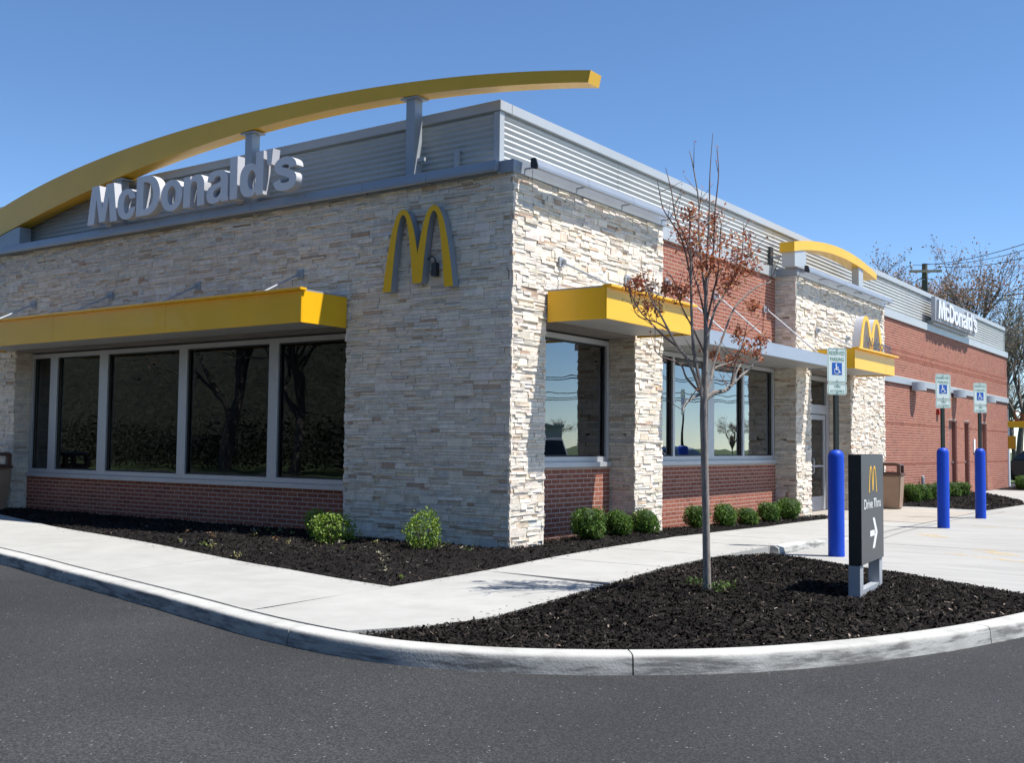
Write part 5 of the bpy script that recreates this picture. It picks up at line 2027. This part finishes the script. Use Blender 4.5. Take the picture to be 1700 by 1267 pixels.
# ------------------------------------------------------------------ cars
def paint(name, c):
    return mat(name, c, 0.25, coat=0.6, spec=0.5)
M_tyre = mat('tyre', (0.015, 0.015, 0.016), 0.85)
M_rim = mat('wheel_rim', (0.45, 0.45, 0.47), 0.35, metal=0.7)
M_cglass = mat('car_glass', (0.015, 0.018, 0.02), 0.06, spec=0.8)
M_lamp_r = mat('tail_lamp', (0.30, 0.01, 0.01), 0.3)
M_lamp_w = mat('head_lamp', (0.6, 0.6, 0.62), 0.15)
def car(label, loc, rz, body, suv=True):
    t = thing('parked_car', label, 'car', loc, rz, 'parked cars')
    L2, W2 = 2.25, 0.90
    hb_, ht = (0.98, 1.66) if suv else (0.88, 1.42)
    low = [(-L2, 0.45), (-L2+0.05, 0.28), (L2-0.08, 0.28), (L2, 0.42), (L2-0.02, 0.66), (L2-0.18, 0.80), (1.05, hb_-0.02), (-L2+0.1, hb_), (-L2, 0.8)]
    MB().prism(low, 'y', -W2, W2).build('body', body, t, bevel=0.07, smooth=True)
    cab = MB()
    base = [(1.15, hb_-0.03), (0.35, ht-0.03), (-1.75 if suv else -1.15, ht), (-2.12, hb_-0.02)]
    for w, f in ((W2-0.06, 0), (W2-0.24, 1)):
        pass
    lo_, hi_ = [], []
    for x, z in base:
        w = W2-0.06 if z < hb_+0.1 else W2-0.22
        cab.v += [(x, -w, z), (x, w, z)]
    cab.f += [(0, 2, 4, 6), (7, 5, 3, 1), (0, 1, 3, 2), (2, 3, 5, 4), (4, 5, 7, 6), (6, 7, 1, 0)]
    cab.t = [None]*6
    cab.build('cabin', body, t, bevel=0.05, smooth=True)
    gl = MB()
    for s_ in (-1, 1):
        def sp(x, z):
            f = (z-hb_)/(ht-hb_)
            return (x, s_*(W2-0.06-0.16*f+0.012), z)
        MB().poly([sp(0.86, hb_+0.05), sp(0.36, ht-0.12), sp(-0.35, ht-0.11), sp(-0.35, hb_+0.06)]).build('side_window', M_cglass, t, recalc=False)
        MB().poly([sp(-0.43, hb_+0.06), sp(-0.43, ht-0.11), sp(-1.55 if suv else -1.0, ht-0.12), sp(-1.80, hb_+0.08)]).build('side_window', M_cglass, t, recalc=False)
    MB().poly([(1.08, -W2+0.16, hb_+0.04), (1.08, W2-0.16, hb_+0.04), (0.43, W2-0.27, ht-0.06), (0.43, -W2+0.27, ht-0.06)]).build('windscreen', M_cglass, t, recalc=False)
    MB().poly([(-2.13, -W2+0.2, hb_+0.08), (-2.13, W2-0.2, hb_+0.08), (-1.82 if suv else -1.3, W2-0.28, ht-0.09), (-1.82 if suv else -1.3, -W2+0.28, ht-0.09)]).build('rear_window', M_cglass, t, recalc=False)
    for x in (-1.38, 1.40):
        for s_ in (-1, 1):
            y0, y1 = (s_*0.72, s_*0.925)
            w = MB().tube([(x, y0, 0.34), (x, y1, 0.34)], 0.34, 22).build('wheel', M_tyre, t, smooth=True)
            MB().tube([(x, s_*0.926, 0.34), (x, s_*0.935, 0.34)], [0.22, 0.19], 14).build('rim', M_rim, w)
    for s_ in (-1, 1):
        MB().box(L2-0.12, L2+0.008, min(s_*0.5, s_*0.84), max(s_*0.5, s_*0.84), 0.62, 0.73).build('headlight', M_lamp_w, t)
        MB().box(-L2-0.008, -L2+0.1, min(s_*0.6, s_*0.85), max(s_*0.6, s_*0.85), 0.72, 0.92).build('tail_light', M_lamp_r, t)
    return t
cp_ = at_depth(1703, 786, 49)
car('black sport utility car parked beyond the far corner, at the right edge', (cp_.x+0.75, cp_.y, -0.02), math.radians(175), paint('black_car_paint', (0.012, 0.013, 0.016)))
car('white car across the lot, seen only reflected in the first side window', (12.2, 19.5, -0.02), math.radians(35), paint('white_car_paint', (0.7, 0.7, 0.7)))
car('dark blue car across the lot, seen only as a reflection in the wide side window', (9.6, 23.5, -0.02), math.radians(20), paint('blue_car_paint', (0.02, 0.035, 0.08)), False)
car('silver car across the lot, seen only as a reflection in the wide side window', (14.5, 34, -0.02), math.radians(15), paint('silver_car_paint', (0.4, 0.41, 0.42)), False)

# low building and tree belt across the road, on the side the side windows face
wh = thing('warehouse', 'long pale low building across the road, seen only as a reflection in the side windows', 'building', (74, 84, -0.08), math.radians(-38))
MB().box(-18, 18, -6, 6, 0, 3.4).build('wall', mat('pale_siding', (0.55, 0.55, 0.54), 0.7, noise=(.5, .05)), wh)
MB().box(-18.3, 18.3, -6.3, 6.3, 3.41, 3.7).build('roof', M_grey, wh)
for k in range(6):
    MB().box(-15+k*5.4, -12.6+k*5.4, -6.05, -6.001, 1.0, 2.6).build('window', M_cglass, wh)
for k, (x, y, H) in enumerate([(105, 74, 5.5), (112, 100, 6), (84, 132, 6), (62, 150, 6.5), (40, 160, 6), (20, 165, 6), (95, 118, 5), (50, 140, 5)]):
    big_tree('bare tree across the road, seen only as a reflection in the side windows', k % 3, (x, y, -0.08), H, k*0.9, 'trees reflected in the side windows')
for k, (x, y, H) in enumerate([(100, 88, 3.6), (88, 112, 3.8), (70, 130, 4.2), (45, 148, 4.5), (30, 150, 4)]):
    t = thing('evergreen_tree', 'dark evergreen across the road, seen only as a reflection in the side windows', 'tree', (x, y, -0.08), k, 'evergreens reflected in the side windows')
    t.scale = (H*1.1, H*1.1, H)
    link('crown', EV[k % 2], t)
    link('trunk', ev_trunk, t)

# ------------------------------------------------------------------ drive-thru gantry at the right edge
g0 = at_depth(1674.5, 803, 42)
gx, gy = g0.x, g0.y
M_yel2 = M_yellow
gn = thing('height_gantry', 'white post with yellow overhead bar and small lettering at the right frame edge', 'sign', (gx, gy, 0.0), 0)
MB().tube([(0, 0, 0), (0, 0, 2.3)], 0.07, 12).build('post', M_white, gn, smooth=True)
MB().tube([(0, 0, 2.3), (0, 0, 3.0)], 0.03, 8).build('mast', M_grey, gn, smooth=True)
MB().box(-0.08, 3.4, -0.06, 0.06, 2.27, 2.52).build('overhead_bar', M_yellow, gn, bevel=0.01)
M_orange = mat('orange_letter', (0.42, 0.10, 0.01), 0.5)
flat_text('lettering', 'Drive Thru', (0.25, -0.075, 2.54), (1, 0, 0), (0, 0, 1), 1.75, 0.40, M_orange, gn, 0.01)
sg = MB().box(-0.02, 0.30, -0.10, -0.07, 1.45, 1.95).build('warning_plate', mat('amber_sign', (0.75, 0.33, 0.01), 0.5), gn)

# low rail fence beside the black car
fe = thing('rail_fence', 'dark thin rail fence at the right edge before the black car', 'fence', (gx+0.6, gy+3.0, 0), 0)
for k in range(5):
    MB().tube([(k*1.2, 0, -0.05), (k*1.2, 0, 0.78)], 0.03, 8).build('post', M_dark, fe)
for z in (0.35, 0.72):
    MB().tube([(0, -0.04, z), (4.8, -0.04, z)], 0.02, 6).build('rail', M_dark, fe)
shrub('boxwood_shrub', 'bright green low shrub beyond the gantry post at the right edge', loose_me, 1, (gx+0.75, gy+1.8, -0.02), (2.0, 1.5), 'shrubs along the far brick wall')

# interior hints behind the glass: tables with chairs, pendant lamps that are lit
M_table = mat('table_top', (0.32, 0.24, 0.16), 0.4)
M_chairg = mat('green_chair', (0.03, 0.16, 0.10), 0.5)
M_lit = bpy.data.materials.new('lit_tube')
M_lit.use_nodes = True
M_lit.node_tree.nodes['Principled BSDF'].inputs['Emission Color'].default_value = (1, 0.93, 0.8, 1)
M_lit.node_tree.nodes['Principled BSDF'].inputs['Emission Strength'].default_value = 12.0
for k, (x, y) in enumerate([(-4.0, 1.8), (-5.9, 1.7), (-8.1, 1.8), (-10.0, 1.7), (-2.2, 2.2), (-2.2, 6.6)]):
    t = thing('cafe_table', ['pedestal table inside, behind the right front pane', 'pedestal table inside, behind the fourth front pane', 'pedestal table inside, behind the third front pane', 'pedestal table inside, behind the second front pane', 'pedestal table inside, behind the first side window', 'pedestal table inside, behind the wide side window'][k], 'table', (x, y, 0.06), 0, 'tables inside the restaurant')
    MB().box(-0.38, 0.38, -0.38, 0.38, 0.72, 0.755).build('top', M_table, t)
    MB().tube([(0, 0, 0.02), (0, 0, 0.72)], 0.04, 8).build('pedestal', M_dark, t)
    MB().lathe([(0.25, 0), (0.25, 0.02), (0.05, 0.03)], (0, 0, 0), 14).build('base', M_dark, t)
    for s_ in (-1, 1):
        c = thing('cafe_chair', 'green chair inside, %s of the table %s' % ('left' if s_ < 0 else 'right', ['behind the right front pane', 'behind the fourth front pane', 'behind the third front pane', 'behind the second front pane', 'behind the first side window', 'behind the wide side window'][k]), 'chair', (x+s_*0.62, y, 0.06), 0 if s_ > 0 else math.pi, 'chairs inside the restaurant')
        MB().box(-0.2, 0.2, -0.2, 0.2, 0.43, 0.46).build('seat', M_chairg, c)
        MB().box(0.18, 0.21, -0.2, 0.2, 0.50, 0.86).build('backrest', M_chairg, c)
        for a in (-0.18, 0.18):
            for b_ in (-0.18, 0.18):
                MB().tube([(a, b_, 0), (a, b_, 0.43)], 0.014, 6).build('leg', M_dark, c)
for k, (x, y) in enumerate([(-4.1, 3.0), (-6.3, 3.4), (-8.6, 3.2), (-3.0, 5.0), (-2.6, 8.4)]):
    t = thing('ceiling_light', 'lit ceiling strip inside, %s' % ['behind the right front pane', 'behind the fourth front pane', 'behind the third front pane', 'deep behind the first side window', 'deep behind the wide side window'][k], 'light', (x, y, 2.86), 0, 'ceiling lights inside')
    MB().box(-0.45, 0.45, -0.06, 0.06, 0.0, 0.035).build('housing', M_grey, t)
    MB().box(-0.43, 0.43, -0.05, 0.05, -0.012, -0.001).build('tube', M_lit, t)
    for sx in (-0.4, 0.4):
        MB().tube([(sx, 0, 0.035), (sx, 0, 0.258)], 0.006, 6).build('hanger', M_grey, t)

for o in bpy.data.objects:
    if '_world' in o.keys():
        del o['_world']
